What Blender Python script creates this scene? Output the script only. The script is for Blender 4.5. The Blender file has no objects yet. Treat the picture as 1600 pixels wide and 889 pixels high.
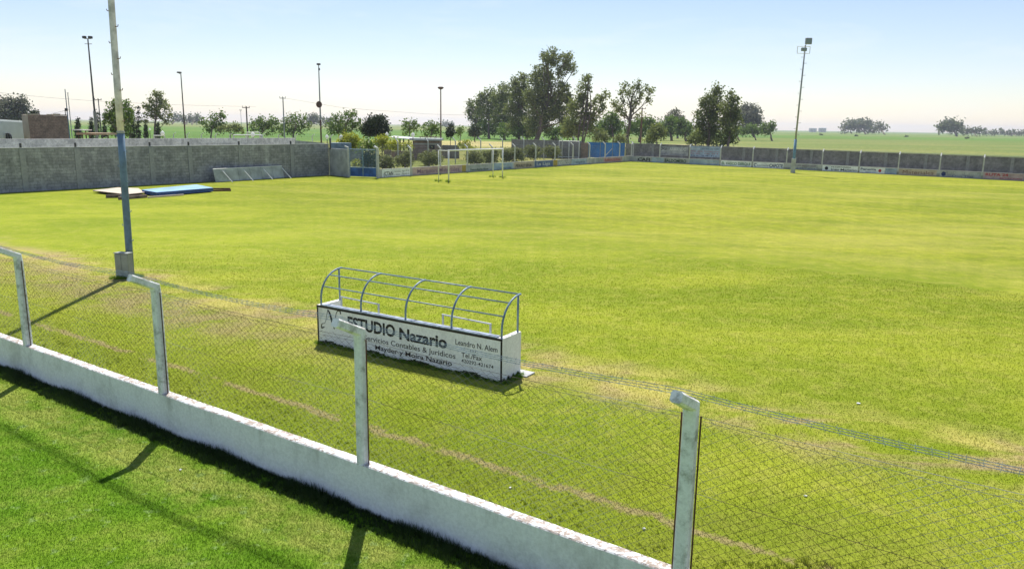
import bpy, math, random
import numpy as np
from mathutils import Vector, Matrix

random.seed(7)
rng = np.random.default_rng(11)
SC = bpy.context.scene
COL = SC.collection
R = math.radians

# ------------------------------------------------------------------ camera
CAM_H = 4.4
F = 1200.0                                   # focal length in pixels of a 1600 px wide frame
roll = R(0.86)
pitch = math.atan((444.5 - 196.7) * math.cos(roll) / F)
_fw = np.array([0, math.cos(pitch), -math.sin(pitch)])
_up0 = np.array([0, math.sin(pitch), math.cos(pitch)])
_rt0 = np.array([1.0, 0, 0])
_rt = _rt0 * math.cos(roll) + _up0 * math.sin(roll)
_up = -_rt0 * math.sin(roll) + _up0 * math.cos(roll)
cd = bpy.data.cameras.new('camera')
cd.sensor_width = 36.0
cd.lens = F / 1600 * 36
cd.clip_start = 0.1
cd.clip_end = 20000
cam = bpy.data.objects.new('camera', cd)
COL.objects.link(cam)
m = Matrix(((_rt[0], _up[0], -_fw[0], 0), (_rt[1], _up[1], -_fw[1], 0), (_rt[2], _up[2], -_fw[2], CAM_H), (0, 0, 0, 1)))
cam.matrix_world = m
SC.camera = cam

# ------------------------------------------------------------------ light
SUN_EL = 59.0
SUN_DIR = np.array([-0.075, 0.997, 0.0])      # horizontal direction towards the sun
SUN_AZ = math.atan2(SUN_DIR[0], SUN_DIR[1])   # from +Y towards +X
SKY_STRENGTH = 0.098
EXPOSURE = 0.43
w = bpy.data.worlds.new('World')
SC.world = w
w.use_nodes = True
nt = w.node_tree
nt.nodes.clear()
out = nt.nodes.new('ShaderNodeOutputWorld')
bg = nt.nodes.new('ShaderNodeBackground')
sky = nt.nodes.new('ShaderNodeTexSky')
sky.sky_type = 'NISHITA'
sky.sun_disc = False
sky.sun_elevation = R(SUN_EL)
sky.sun_rotation = SUN_AZ
sky.air_density = 1.0
sky.dust_density = 0.15
sky.ozone_density = 1.8
bg.inputs['Strength'].default_value = SKY_STRENGTH
tc = nt.nodes.new('ShaderNodeTexCoord')
mp = nt.nodes.new('ShaderNodeMapping')
mp.inputs['Scale'].default_value = (1.2, 1.2, 7.0)
mp.inputs['Rotation'].default_value = (0.0, 0.12, 0.3)
nz = nt.nodes.new('ShaderNodeTexNoise')
nz.inputs['Scale'].default_value = 2.2
nz.inputs['Detail'].default_value = 7
nz.inputs['Roughness'].default_value = 0.62
nz.inputs['Distortion'].default_value = 0.4
cr = nt.nodes.new('ShaderNodeValToRGB')
cr.color_ramp.elements[0].position = 0.50
cr.color_ramp.elements[0].color = (0, 0, 0, 1)
cr.color_ramp.elements[1].position = 0.80
cr.color_ramp.elements[1].color = (0.55, 0.55, 0.55, 1)
mx = nt.nodes.new('ShaderNodeMixRGB')
mx.inputs['Color2'].default_value = (7.6, 7.9, 8.3, 1)
L = nt.links.new
L(tc.outputs['Generated'], mp.inputs['Vector'])
L(mp.outputs['Vector'], nz.inputs['Vector'])
L(nz.outputs['Fac'], cr.inputs['Fac'])
L(cr.outputs['Color'], mx.inputs['Fac'])
tint = nt.nodes.new('ShaderNodeMixRGB')
tint.blend_type = 'MULTIPLY'
tint.inputs['Fac'].default_value = 1.0
tint.inputs['Color2'].default_value = (1.03, 0.955, 1.0, 1)
L(sky.outputs['Color'], tint.inputs['Color1'])
L(tint.outputs['Color'], mx.inputs['Color1'])
L(mx.outputs['Color'], bg.inputs['Color'])
L(bg.outputs['Background'], out.inputs['Surface'])

sd = bpy.data.lights.new('sun', 'SUN')
sd.energy = 5.0
sd.angle = R(0.53)
sd.color = (1.0, 0.955, 0.88)
sun = bpy.data.objects.new('sun', sd)
COL.objects.link(sun)
_s = Vector((SUN_DIR[0] * math.cos(R(SUN_EL)), SUN_DIR[1] * math.cos(R(SUN_EL)), math.sin(R(SUN_EL))))
sun.rotation_euler = _s.to_track_quat('Z', 'Y').to_euler()

vs = SC.view_settings
vs.view_transform = 'Standard'
vs.look = 'None'
vs.exposure = EXPOSURE
vs.gamma = 1
vs.use_curve_mapping = False
SC.cycles.max_bounces = 6
SC.cycles.diffuse_bounces = 3
SC.cycles.transparent_max_bounces = 12
SC.cycles.volume_bounces = 0

# ------------------------------------------------------------------ geometry of the place
U = np.array([0.82921, -0.55894])            # along the near fence, to the right
V = np.array([0.55894, 0.82921])             # across the pitch, away from the stand
O = np.array([-9.23, 13.27])                 # a point on the stand side face of the near wall
COR = np.array([15.5, 103.0])                # far corner of the pitch


def uv(u, v):
    return O + U * u + V * v


def sstep(a, b, x):
    t = np.clip((x - a) / (b - a), 0, 1)
    return t * t * (3 - 2 * t)


def gz(x, y):
    """ground height: the pitch falls a little towards its far right side"""
    dx = np.asarray(x) - COR[0]
    dy = np.asarray(y) - COR[1]
    s = dx * U[0] + dy * U[1]
    t = dx * V[0] + dy * V[1]
    return -0.34 * np.clip(s / 40, 0, 1.3) * sstep(-85, -20, t)


def ray(px, py):
    return _fw * F + _rt * (px - 800) + _up * (444.5 - py)


def ground_pt(px, py, z=0.0):
    d = ray(px, py)
    return np.array([0, 0, CAM_H]) + d * ((z - CAM_H) / d[2])


def far_pt(px, py, depth):
    """a point seen in direction (px, py) at a depth in metres"""
    return np.array([0, 0, CAM_H]) + ray(px, py) * (depth / F)


# ------------------------------------------------------------------ mesh builder
class MB:
    def __init__(s):
        s.v, s.f, s.mi = [], [], []
        s.cur = 0

    def add(s, vs_, fs):
        o = len(s.v)
        s.v.extend([tuple(map(float, p)) for p in vs_])
        s.f.extend([tuple(i + o for i in f) for f in fs])
        s.mi.extend([s.cur] * len(fs))
        return s

    def prism(s, poly, z0, z1):
        """vertical prism over a ccw polygon of (x, y)"""
        n = len(poly)
        vs_ = [(p[0], p[1], z0) for p in poly] + [(p[0], p[1], z1) for p in poly]
        fs = [tuple(range(n - 1, -1, -1)), tuple(range(n, 2 * n))]
        fs += [(i, (i + 1) % n, n + (i + 1) % n, n + i) for i in range(n)]
        return s.add(vs_, fs)

    def box(s, c, size, ax=(1, 0), bevel=0.0):
        """box centred at c with half axes along horizontal direction ax"""
        a = np.array([ax[0], ax[1], 0.0]); a /= np.linalg.norm(a)
        b = np.array([-a[1], a[0], 0.0]); k = np.array([0, 0, 1.0])
        c = np.array(c, float); hx, hy, hz = [q / 2 for q in size]
        if bevel <= 0:
            vs_ = [c + a * x * hx + b * y * hy + k * z * hz for z in (-1, 1) for x, y in ((-1, -1), (1, -1), (1, 1), (-1, 1))]
            return s.add(vs_, [(3, 2, 1, 0), (4, 5, 6, 7), (0, 1, 5, 4), (1, 2, 6, 5), (2, 3, 7, 6), (3, 0, 4, 7)])
        e = bevel
        ring = [(-hx + e, -hy), (hx - e, -hy), (hx, -hy + e), (hx, hy - e), (hx - e, hy), (-hx + e, hy), (-hx, hy - e), (-hx, -hy + e)]
        sm = [(x * (1 - e / hx), y * (1 - e / hy)) for x, y in ring]
        layers = [(-hz, sm), (-hz + e, ring), (hz - e, ring), (hz, sm)]
        vs_ = [c + a * x + b * y + k * z for z, rg in layers for x, y in rg]
        fs = [tuple(range(7, -1, -1)), tuple(range(24, 32))]
        for l in range(3):
            fs += [(l * 8 + i, l * 8 + (i + 1) % 8, l * 8 + 8 + (i + 1) % 8, l * 8 + 8 + i) for i in range(8)]
        return s.add(vs_, fs)

    def tube(s, pts, r, n=6, r2=None, cap=True):
        pts = [np.array(p, float) for p in pts]
        m_ = len(pts)
        vs_ = []
        prev = None
        for i, p in enumerate(pts):
            t = (pts[min(i + 1, m_ - 1)] - pts[max(i - 1, 0)])
            t /= (np.linalg.norm(t) + 1e-9)
            if prev is None:
                ref = np.array([0, 0, 1.0]) if abs(t[2]) < 0.9 else np.array([1.0, 0, 0])
            else:
                ref = prev
            a = ref - t * (ref @ t); a /= (np.linalg.norm(a) + 1e-9)
            prev = a
            b = np.cross(t, a)
            rr = r[i] if isinstance(r, (list, tuple)) else (r if r2 is None else r + (r2 - r) * i / (m_ - 1))
            for k in range(n):
                an = 2 * math.pi * k / n
                vs_.append(p + (a * math.cos(an) + b * math.sin(an)) * rr)
        fs = []
        for i in range(m_ - 1):
            for k in range(n):
                fs.append((i * n + k, i * n + (k + 1) % n, (i + 1) * n + (k + 1) % n, (i + 1) * n + k))
        if cap:
            fs.append(tuple(range(n - 1, -1, -1)))
            fs.append(tuple((m_ - 1) * n + k for k in range(n)))
        return s.add(vs_, fs)

    def lathe(s, c, prof, n=12):
        """prof: list of (radius, z)"""
        vs_ = [(c[0] + r_ * math.cos(2 * math.pi * k / n), c[1] + r_ * math.sin(2 * math.pi * k / n), c[2] + z) for r_, z in prof for k in range(n)]
        fs = []
        for i in range(len(prof) - 1):
            for k in range(n):
                fs.append((i * n + k, i * n + (k + 1) % n, (i + 1) * n + (k + 1) % n, (i + 1) * n + k))
        fs.append(tuple(range(n - 1, -1, -1)))
        fs.append(tuple((len(prof) - 1) * n + k for k in range(n)))
        return s.add(vs_, fs)

    def build(s, name, mat_, parent=None, smooth=False, loc=None):
        me = bpy.data.meshes.new(name)
        vv = np.array(s.v, float)
        if loc is not None:
            vv = vv - np.array(loc, float)
        me.from_pydata(vv.tolist(), [], s.f)
        for mm in (mat_ if isinstance(mat_, (list, tuple)) else [mat_]):
            me.materials.append(mm)
        if isinstance(mat_, (list, tuple)):
            me.polygons.foreach_set('material_index', s.mi)
        if smooth:
            me.polygons.foreach_set('use_smooth', [True] * len(me.polygons))
        me.update()
        o = bpy.data.objects.new(name, me)
        COL.objects.link(o)
        if loc is not None:
            o.location = loc
        if parent is not None:
            o.parent = parent
        return o


def fast_mesh(name, verts, nper, mat_, parent=None):
    """mesh of many separate polygons with nper vertices each"""
    n = len(verts)
    me = bpy.data.meshes.new(name)
    me.vertices.add(n)
    me.vertices.foreach_set('co', verts.astype(np.float32).ravel())
    me.loops.add(n)
    me.loops.foreach_set('vertex_index', np.arange(n, dtype=np.int32))
    nf = n // nper
    me.polygons.add(nf)
    me.polygons.foreach_set('loop_start', np.arange(nf, dtype=np.int32) * nper)
    me.polygons.foreach_set('loop_total', np.full(nf, nper, dtype=np.int32))
    me.materials.append(mat_)
    me.update(calc_edges=True)
    o = bpy.data.objects.new(name, me)
    COL.objects.link(o)
    if parent is not None:
        o.parent = parent
    return o


def tag(o, label=None, cat=None, group=None, kind=None):
    if label: o['label'] = label
    if cat: o['category'] = cat
    if group: o['group'] = group
    if kind: o['kind'] = kind
    return o


def empty(name, label, cat, loc=(0, 0, 0), group=None):
    o = bpy.data.objects.new(name, None)
    o.empty_display_size = 0.3
    COL.objects.link(o)
    o.location = loc
    return tag(o, label, cat, group)


def copy_part(o, parent):
    c = o.copy()
    COL.objects.link(c)
    c.parent = parent
    for ch in list(o.children):
        copy_part(ch, c)
    return c


# ------------------------------------------------------------------ materials
class N:
    """tiny helper around a material's node tree"""
    def __init__(s, name, rough=0.7, spec=0.3):
        s.m = bpy.data.materials.new(name)
        s.m.use_nodes = True
        s.t = s.m.node_tree
        s.b = s.t.nodes['Principled BSDF']
        s.b.inputs['Roughness'].default_value = rough
        s.b.inputs['Specular IOR Level'].default_value = spec
        s.out = s.t.nodes['Material Output']

    def new(s, t, **kw):
        n = s.t.nodes.new(t)
        for k, v in kw.items():
            setattr(n, k, v)
        return n

    def link(s, a, b):
        s.t.links.new(a, b)

    def pos(s):
        if not hasattr(s, '_pos'):
            s._pos = s.new('ShaderNodeNewGeometry').outputs['Position']
        return s._pos

    def mapped(s, scale=(1, 1, 1), rot=(0, 0, 0), src=None):
        mpn = s.new('ShaderNodeMapping')
        mpn.inputs['Scale'].default_value = scale
        mpn.inputs['Rotation'].default_value = rot
        s.link(src or s.pos(), mpn.inputs['Vector'])
        return mpn.outputs['Vector']

    def noise(s, scale, detail=4, rough=0.55, vec=None, dist=0.0):
        n = s.new('ShaderNodeTexNoise')
        n.inputs['Scale'].default_value = scale
        n.inputs['Detail'].default_value = detail
        n.inputs['Roughness'].default_value = rough
        n.inputs['Distortion'].default_value = dist
        s.link(vec or s.pos(), n.inputs['Vector'])
        return n.outputs['Fac']

    def val(s, x, sock):
        if isinstance(x, (int, float)):
            sock.default_value = x
        elif isinstance(x, (tuple, list)):
            sock.default_value = tuple(x) + ((1,) if len(x) == 3 else ())
        else:
            s.link(x, sock)

    def math(s, op, a, b=0.0, c=0.0, clamp=False):
        n = s.new('ShaderNodeMath', operation=op)
        n.use_clamp = clamp
        s.val(a, n.inputs[0]); s.val(b, n.inputs[1]); s.val(c, n.inputs[2])
        return n.outputs[0]

    def ramp(s, x, lo, hi):
        n = s.new('ShaderNodeMapRange')
        n.interpolation_type = 'SMOOTHSTEP'
        s.val(x, n.inputs['Value'])
        n.inputs['From Min'].default_value = lo
        n.inputs['From Max'].default_value = hi
        return n.outputs['Result']

    def mix(s, f, a, b, mode='MIX'):
        n = s.new('ShaderNodeMixRGB', blend_type=mode)
        s.val(f, n.inputs['Fac']); s.val(a, n.inputs['Color1']); s.val(b, n.inputs['Color2'])
        return n.outputs['Color']

    def dot(s, vec):
        n = s.new('ShaderNodeVectorMath', operation='DOT_PRODUCT')
        s.link(s.pos(), n.inputs[0])
        n.inputs[1].default_value = vec
        return n.outputs['Value']

    def bump(s, h, strength=0.3, dist=0.02):
        n = s.new('ShaderNodeBump')
        n.inputs['Strength'].default_value = strength
        n.inputs['Distance'].default_value = dist
        s.link(h, n.inputs['Height'])
        s.link(n.outputs['Normal'], s.b.inputs['Normal'])

    def base(s, c):
        s.val(c, s.b.inputs['Base Color'])
        return s.m


def flat(name, col, rough=0.6, metal=0.0, var=0.12, scale=6.0, spec=0.3):
    """paint or metal with a faint uneven wear"""
    n = N(name, rough, spec)
    n.b.inputs['Metallic'].default_value = metal
    a = tuple(c * (1 - var) for c in col)
    b = tuple(min(1, c * (1 + var)) for c in col)
    n.base(n.mix(n.ramp(n.noise(scale, 5, 0.6), 0.3, 0.7), a, b))
    return n.m


M = {}


def turf(name, green, yellow, dry, soil, zone):
    n = N(name, 0.85, 0.03)
    vv = n.math('SUBTRACT', n.dot((V[0], V[1], 0)), float(O @ V))
    uu = n.math('SUBTRACT', n.dot((U[0], U[1], 0)), float(O @ U))
    lon = n.mapped((1, 1, 1), (0, 0, R(34)))
    stretched = n.mapped((0.45, 1.0, 1.0), (0, 0, R(34)))
    big = n.noise(0.085, 5, 0.6, stretched, 0.6)
    mid = n.noise(0.42, 5, 0.62, stretched, 0.5)
    small = n.noise(2.3, 5, 0.65)
    fine = n.noise(17.0, 4, 0.7)
    vfine = n.noise(60.0, 3, 0.7)
    c = n.mix(n.ramp(n.math('ADD', n.math('MULTIPLY', big, 0.55), n.math('MULTIPLY', mid, 0.45)), 0.40, 0.60), green, yellow)
    c = n.mix(n.math('MULTIPLY', n.ramp(small, 0.42, 0.72), 0.35), c, dry)
    if zone == 'pitch':
        # worn dry band by the touch line
        wob = n.math('MULTIPLY', n.math('SUBTRACT', n.noise(0.35, 3, 0.6), 0.5), 2.6)
        d = n.math('ABSOLUTE', n.math('SUBTRACT', n.math('ADD', vv, wob), 5.9))
        band = n.math('SUBTRACT', 1.0, n.ramp(d, 0.15, 1.5))
        patch = n.ramp(n.noise(0.9, 5, 0.65, stretched, 0.8), 0.36, 0.56)
        c = n.mix(n.math('MULTIPLY', n.math('MULTIPLY', band, patch), 1.0), c, n.mix(n.ramp(n.noise(0.5, 3), 0.4, 0.6), dry, tuple(q * 1.12 for q in soil)))
        d2 = n.math('ABSOLUTE', n.math('SUBTRACT', n.math('ADD', vv, n.math('MULTIPLY', wob, 0.8)), 4.3))
        band2 = n.math('SUBTRACT', 1.0, n.ramp(d2, 0.3, 1.7))
        left = n.math('SUBTRACT', 1.0, n.ramp(uu, 0.0, 8.0))
        c = n.mix(n.math('MULTIPLY', n.math('MULTIPLY', band2, left), n.math('MULTIPLY', n.ramp(n.noise(1.1, 5, 0.7), 0.3, 0.62), 0.7)), c, soil)
        # grass by the wall is left longer and greener
        edge = n.math('SUBTRACT', 1.0, n.ramp(n.math('ADD', vv, n.math('MULTIPLY', wob, 0.5)), 1.0, 4.2))
        c = n.mix(n.math('MULTIPLY', edge, n.math('ADD', 0.35, n.math('MULTIPLY', n.ramp(small, 0.35, 0.65), 0.45))), c, tuple(q * 0.72 for q in green))
        # bare strip of soil along a trench
        dt = n.math('ABSOLUTE', n.math('SUBTRACT', n.math('ADD', vv, n.math('MULTIPLY', n.math('SUBTRACT', n.noise(1.6, 4, 0.6), 0.5), 0.35)), 1.85))
        dt = n.math('ADD', dt, n.math('MULTIPLY', n.math('SUBTRACT', n.noise(7.0, 6, 0.8), 0.5), 0.42))
        tr = n.math('SUBTRACT', 1.0, n.ramp(dt, 0.03, 0.12))
        br = n.ramp(n.noise(0.9, 5, 0.7, lon), 0.41, 0.50)
        c = n.mix(n.math('MULTIPLY', n.math('MULTIPLY', tr, br), 0.7), c, soil)
        # pale mowing lines running with the pitch
        st = n.math('SINE', n.math('MULTIPLY', vv, 1.15))
        far = n.ramp(vv, 12, 35)
        c = n.mix(n.math('MULTIPLY', n.math('MULTIPLY', n.ramp(st, 0.55, 1.0), far), 0.16), c, dry)
        grain = n.math('ADD', n.math('MULTIPLY', n.noise(2.4, 6, 0.85), 0.55), n.math('MULTIPLY', n.noise(1.1, 5, 0.8), 0.45))
        c = n.mix(n.ramp(vv, 9, 30), c, n.mix(1.0, c, n.mix(n.ramp(grain, 0.40, 0.60), (0.72, 0.71, 0.72), (1.02, 0.97, 0.95)), 'MULTIPLY'))
        dr2 = n.math('MULTIPLY', n.ramp(n.noise(0.075, 6, 0.68, n.mapped((0.35, 1.5, 1), (0, 0, R(34))), 0.8), 0.46, 0.66), 0.28)
        c = n.mix(dr2, c, dry)
    elif zone == 'lawn':
        d = n.math('ABSOLUTE', n.math('ADD', n.math('ADD', vv, n.math('MULTIPLY', n.math('SUBTRACT', n.noise(0.6, 3), 0.5), 0.3)), 0.72))
        c = n.mix(n.math('MULTIPLY', n.math('SUBTRACT', 1.0, n.ramp(d, 0.15, 0.5)), n.math('MULTIPLY', n.ramp(n.noise(1.3, 5, 0.7), 0.35, 0.6), 0.6)), c, dry)
        c = n.mix(n.math('MULTIPLY', n.ramp(n.noise(5.0, 3, 0.6), 0.60, 0.68), 0.5), c, (0.26, 0.36, 0.14))
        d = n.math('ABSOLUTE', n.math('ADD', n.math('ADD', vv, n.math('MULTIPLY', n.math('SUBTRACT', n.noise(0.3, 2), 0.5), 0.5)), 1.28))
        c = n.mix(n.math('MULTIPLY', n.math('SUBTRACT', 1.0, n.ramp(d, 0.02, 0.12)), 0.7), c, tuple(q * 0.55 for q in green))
    sp = n.math('ADD', n.math('MULTIPLY', fine, 0.6), n.math('MULTIPLY', vfine, 0.4))
    c = n.mix(1.0, c, n.mix(n.ramp(sp, 0.34, 0.66), (0.74, 0.77, 0.72), (1.2, 1.18, 1.15)), 'MULTIPLY')
    gi = n.new('ShaderNodeNewGeometry')
    n.base(c)
    n.bump(n.math('ADD', n.math('MULTIPLY', fine, 0.5), vfine), 0.6, 0.03)
    return n.m, c, n


def blades_mat(name, args):
    mt, c, n = turf(name, *args)
    gi = n.new('ShaderNodeNewGeometry')
    rp = gi.outputs['Random Per Island']
    c2 = n.mix(1.0, c, n.mix(rp, (0.82, 0.86, 0.8), (1.25, 1.22, 1.15)), 'MULTIPLY')
    n.base(c2)
    for l in list(n.b.inputs['Normal'].links):
        n.t.links.remove(l)
    n.b.inputs['Roughness'].default_value = 0.6
    n.b.inputs['Specular IOR Level'].default_value = 0.1
    tr = n.new('ShaderNodeBsdfTranslucent')
    n.link(c2, tr.inputs['Color'])
    ms = n.new('ShaderNodeMixShader')
    ms.inputs[0].default_value = 0.45
    n.link(n.b.outputs[0], ms.inputs[1])
    n.link(tr.outputs[0], ms.inputs[2])
    n.link(ms.outputs[0], n.out.inputs['Surface'])
    return mt


PITCH_ARGS = ((0.200, 0.262, 0.020), (0.310, 0.350, 0.034), (0.45, 0.405, 0.11), (0.33, 0.25, 0.14), 'pitch')
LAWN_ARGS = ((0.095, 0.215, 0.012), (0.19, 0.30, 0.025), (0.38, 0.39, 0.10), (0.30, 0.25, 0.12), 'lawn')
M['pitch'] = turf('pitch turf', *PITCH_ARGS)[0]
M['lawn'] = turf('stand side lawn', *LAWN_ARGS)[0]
M['pitch_blades'] = blades_mat('pitch grass blades', PITCH_ARGS)
M['lawn_blades'] = blades_mat('lawn grass blades', LAWN_ARGS)


def fields_mat():
    n = N('crop fields', 0.85, 0.1)
    dist = n.new('ShaderNodeVectorMath', operation='LENGTH')
    n.link(n.pos(), dist.inputs[0])
    dist = dist.outputs['Value']
    sx = n.new('ShaderNodeSeparateXYZ')
    n.link(n.pos(), sx.inputs[0])
    x, y = sx.outputs['X'], sx.outputs['Y']
    st = n.mapped((0.25, 1, 1))
    mid = n.noise(0.06, 5, 0.6, st)
    small = n.noise(0.8, 5, 0.65)
    near = n.mix(n.ramp(mid, 0.4, 0.6), (0.17, 0.20, 0.035), (0.27, 0.26, 0.06))
    wob = n.math('MULTIPLY', n.math('SUBTRACT', n.noise(0.012, 3), 0.5), 60)
    ywob = n.math('ADD', y, wob)
    # crops: young soya, bright green; right side rough pasture, brownish
    crop = n.mix(n.ramp(n.noise(0.01, 4, 0.6, st), 0.4, 0.6), (0.10, 0.21, 0.025), (0.145, 0.25, 0.032))
    past = n.mix(n.ramp(n.noise(0.03, 5, 0.6, st), 0.38, 0.62), (0.16, 0.225, 0.045), (0.25, 0.265, 0.07))
    side = n.ramp(x, 20, 60)
    dry = n.mix(n.ramp(mid, 0.35, 0.6), (0.46, 0.41, 0.13), (0.58, 0.48, 0.20))
    c = near
    # dry strip behind the ground, x -40..70
    strip = n.math('MULTIPLY', n.ramp(ywob, 158, 172), n.math('SUBTRACT', 1.0, n.ramp(ywob, 205, 235)))
    strip = n.math('MULTIPLY', strip, n.math('MULTIPLY', n.ramp(x, -60, -10), n.math('SUBTRACT', 1.0, n.ramp(x, 45, 65))))
    cropl = n.mix(n.ramp(y, 450, 700), crop, (0.20, 0.26, 0.06))
    cl = n.mix(n.ramp(ywob, 150, 200), near, cropl)
    pr = n.mix(n.ramp(ywob, 330, 520), past, crop)
    pr = n.mix(n.ramp(ywob, 120, 160), near, pr)
    c = n.mix(side, cl, pr)
    c = n.mix(strip, c, dry)
    # field boundaries far away
    band = n.new('ShaderNodeTexNoise'); band.noise_dimensions = '1D'
    band.inputs['Scale'].default_value = 0.006
    n.link(ywob, band.inputs['W'])
    c = n.mix(n.math('MULTIPLY', n.ramp(band.outputs['Fac'], 0.5, 0.56), n.ramp(y, 500, 900)), c, (0.28, 0.29, 0.10))
    c = n.mix(1.0, c, n.mix(n.ramp(small, 0.35, 0.65), (0.58, 0.62, 0.6), (1.0, 0.98, 0.98)), 'MULTIPLY')
    n.base(c)
    n.bump(small, 0.5, 0.2)
    return n.m


def foliage(name, dark, light, trans=0.4):
    n = N(name, 0.6, 0.25)
    rp = n.new('ShaderNodeNewGeometry').outputs['Random Per Island']
    cl = n.noise(0.55, 3, 0.5)
    f = n.math('ADD', n.math('MULTIPLY', rp, 0.5), n.math('MULTIPLY', n.ramp(cl, 0.3, 0.7), 0.5))
    c = n.mix(f, dark, light)
    n.base(c)
    tr = n.new('ShaderNodeBsdfTranslucent')
    n.link(c, tr.inputs['Color'])
    ms = n.new('ShaderNodeMixShader')
    ms.inputs[0].default_value = trans
    n.link(n.b.outputs[0], ms.inputs[1])
    n.link(tr.outputs[0], ms.inputs[2])
    n.link(ms.outputs[0], n.out.inputs['Surface'])
    return n.m


M['fields'] = fields_mat()


M['euc'] = foliage('eucalyptus leaves', (0.085, 0.11, 0.03), (0.29, 0.33, 0.11))
M['euc_pale'] = foliage('paler loose leaves', (0.10, 0.13, 0.035), (0.29, 0.33, 0.095))  # slightly paler leaf tone for loose crowns and yellowish bushes
M['grey_leaf'] = foliage('greyish leaves', (0.08, 0.088, 0.055), (0.20, 0.21, 0.14))
M['green_leaf'] = foliage('mid green leaves', (0.07, 0.125, 0.022), (0.20, 0.30, 0.05))
M['dark_leaf'] = foliage('dark evergreen leaves', (0.018, 0.032, 0.012), (0.06, 0.085, 0.03), 0.15)
M['cypress'] = foliage('cypress leaves', (0.022, 0.040, 0.018), (0.06, 0.09, 0.035), 0.15)
M['yellow_leaf'] = foliage('yellow green leaves', (0.20, 0.24, 0.02), (0.50, 0.52, 0.06))
M['hedge_leaf'] = foliage('grey green hedge leaves', (0.13, 0.15, 0.055), (0.28, 0.31, 0.12))
M['far_leaf'] = foliage('far wood leaves', (0.10, 0.12, 0.06), (0.19, 0.22, 0.10))
M['bark'] = flat('bark', (0.16, 0.12, 0.09), 0.9, var=0.4, scale=3)


def concrete_block(name, col, mortar, bw=0.4, bh=0.2, stain=0.5, ax=(1, 0)):
    n = N(name, 0.9, 0.1)
    a = np.array(ax, float); a /= np.linalg.norm(a)
    comb = n.new('ShaderNodeCombineXYZ')
    n.link(n.dot((a[0], a[1], 0)), comb.inputs['X'])
    n.link(n.dot((0, 0, 1)), comb.inputs['Y'])
    bt = n.new('ShaderNodeTexBrick')
    bt.inputs['Scale'].default_value = 1.0
    bt.inputs['Brick Width'].default_value = bw
    bt.inputs['Row Height'].default_value = bh
    bt.inputs['Mortar Size'].default_value = 0.012
    bt.inputs['Mortar Smooth'].default_value = 0.3
    bt.inputs['Color1'].default_value = tuple(c * 0.86 for c in col) + (1,)
    bt.inputs['Color2'].default_value = tuple(c * 1.12 for c in col) + (1,)
    bt.inputs['Mortar'].default_value = tuple(mortar) + (1,)
    n.link(comb.outputs[0], bt.inputs['Vector'])
    big = n.noise(0.5, 5, 0.6)
    small = n.noise(5.0, 5, 0.7)
    c = n.mix(n.math('MULTIPLY', n.ramp(big, 0.35, 0.7), stain), bt.outputs['Color'], tuple(c * 0.55 for c in col))
    streak = n.noise(1.8, 4, 0.6, n.mapped((1, 1, 0.12)))
    c = n.mix(n.math('MULTIPLY', n.ramp(streak, 0.5, 0.75), 0.35), c, tuple(c * 1.5 for c in col))
    c = n.mix(1.0, c, n.mix(n.ramp(small, 0.3, 0.7), (0.82, 0.82, 0.82), (1.15, 1.15, 1.15)), 'MULTIPLY')
    c = n.mix(1.0, c, n.mix(n.ramp(n.noise(1.4, 6, 0.75), 0.36, 0.64), (0.82, 0.82, 0.83), (1.2, 1.19, 1.18)), 'MULTIPLY')
    n.base(c)
    n.bump(n.math('ADD', bt.outputs['Fac'], n.math('MULTIPLY', small, 0.6)), 0.4, 0.01)
    return n.m


M['left_wall'] = concrete_block('grey rendered block wall', (0.34, 0.345, 0.355), (0.20, 0.20, 0.20), 0.4, 0.2, 0.5, (0.586, 0.81))
M['right_wall'] = concrete_block('dark block wall', (0.235, 0.225, 0.225), (0.27, 0.26, 0.255), 0.4, 0.2, 0.55, (0.8387, -0.5446))
M['brick'] = concrete_block('raw brick', (0.27, 0.19, 0.165), (0.34, 0.30, 0.27), 0.33, 0.17, 0.4, (1, 0))
M['pink_wall'] = concrete_block('pale weathered render', (0.84, 0.79, 0.82), (0.76, 0.72, 0.74), 2.5, 1.2, 0.25, (0.586, 0.81))
M['pale_conc'] = flat('pale concrete', (0.42, 0.43, 0.42), 0.9, var=0.22, scale=1.6)


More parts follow.
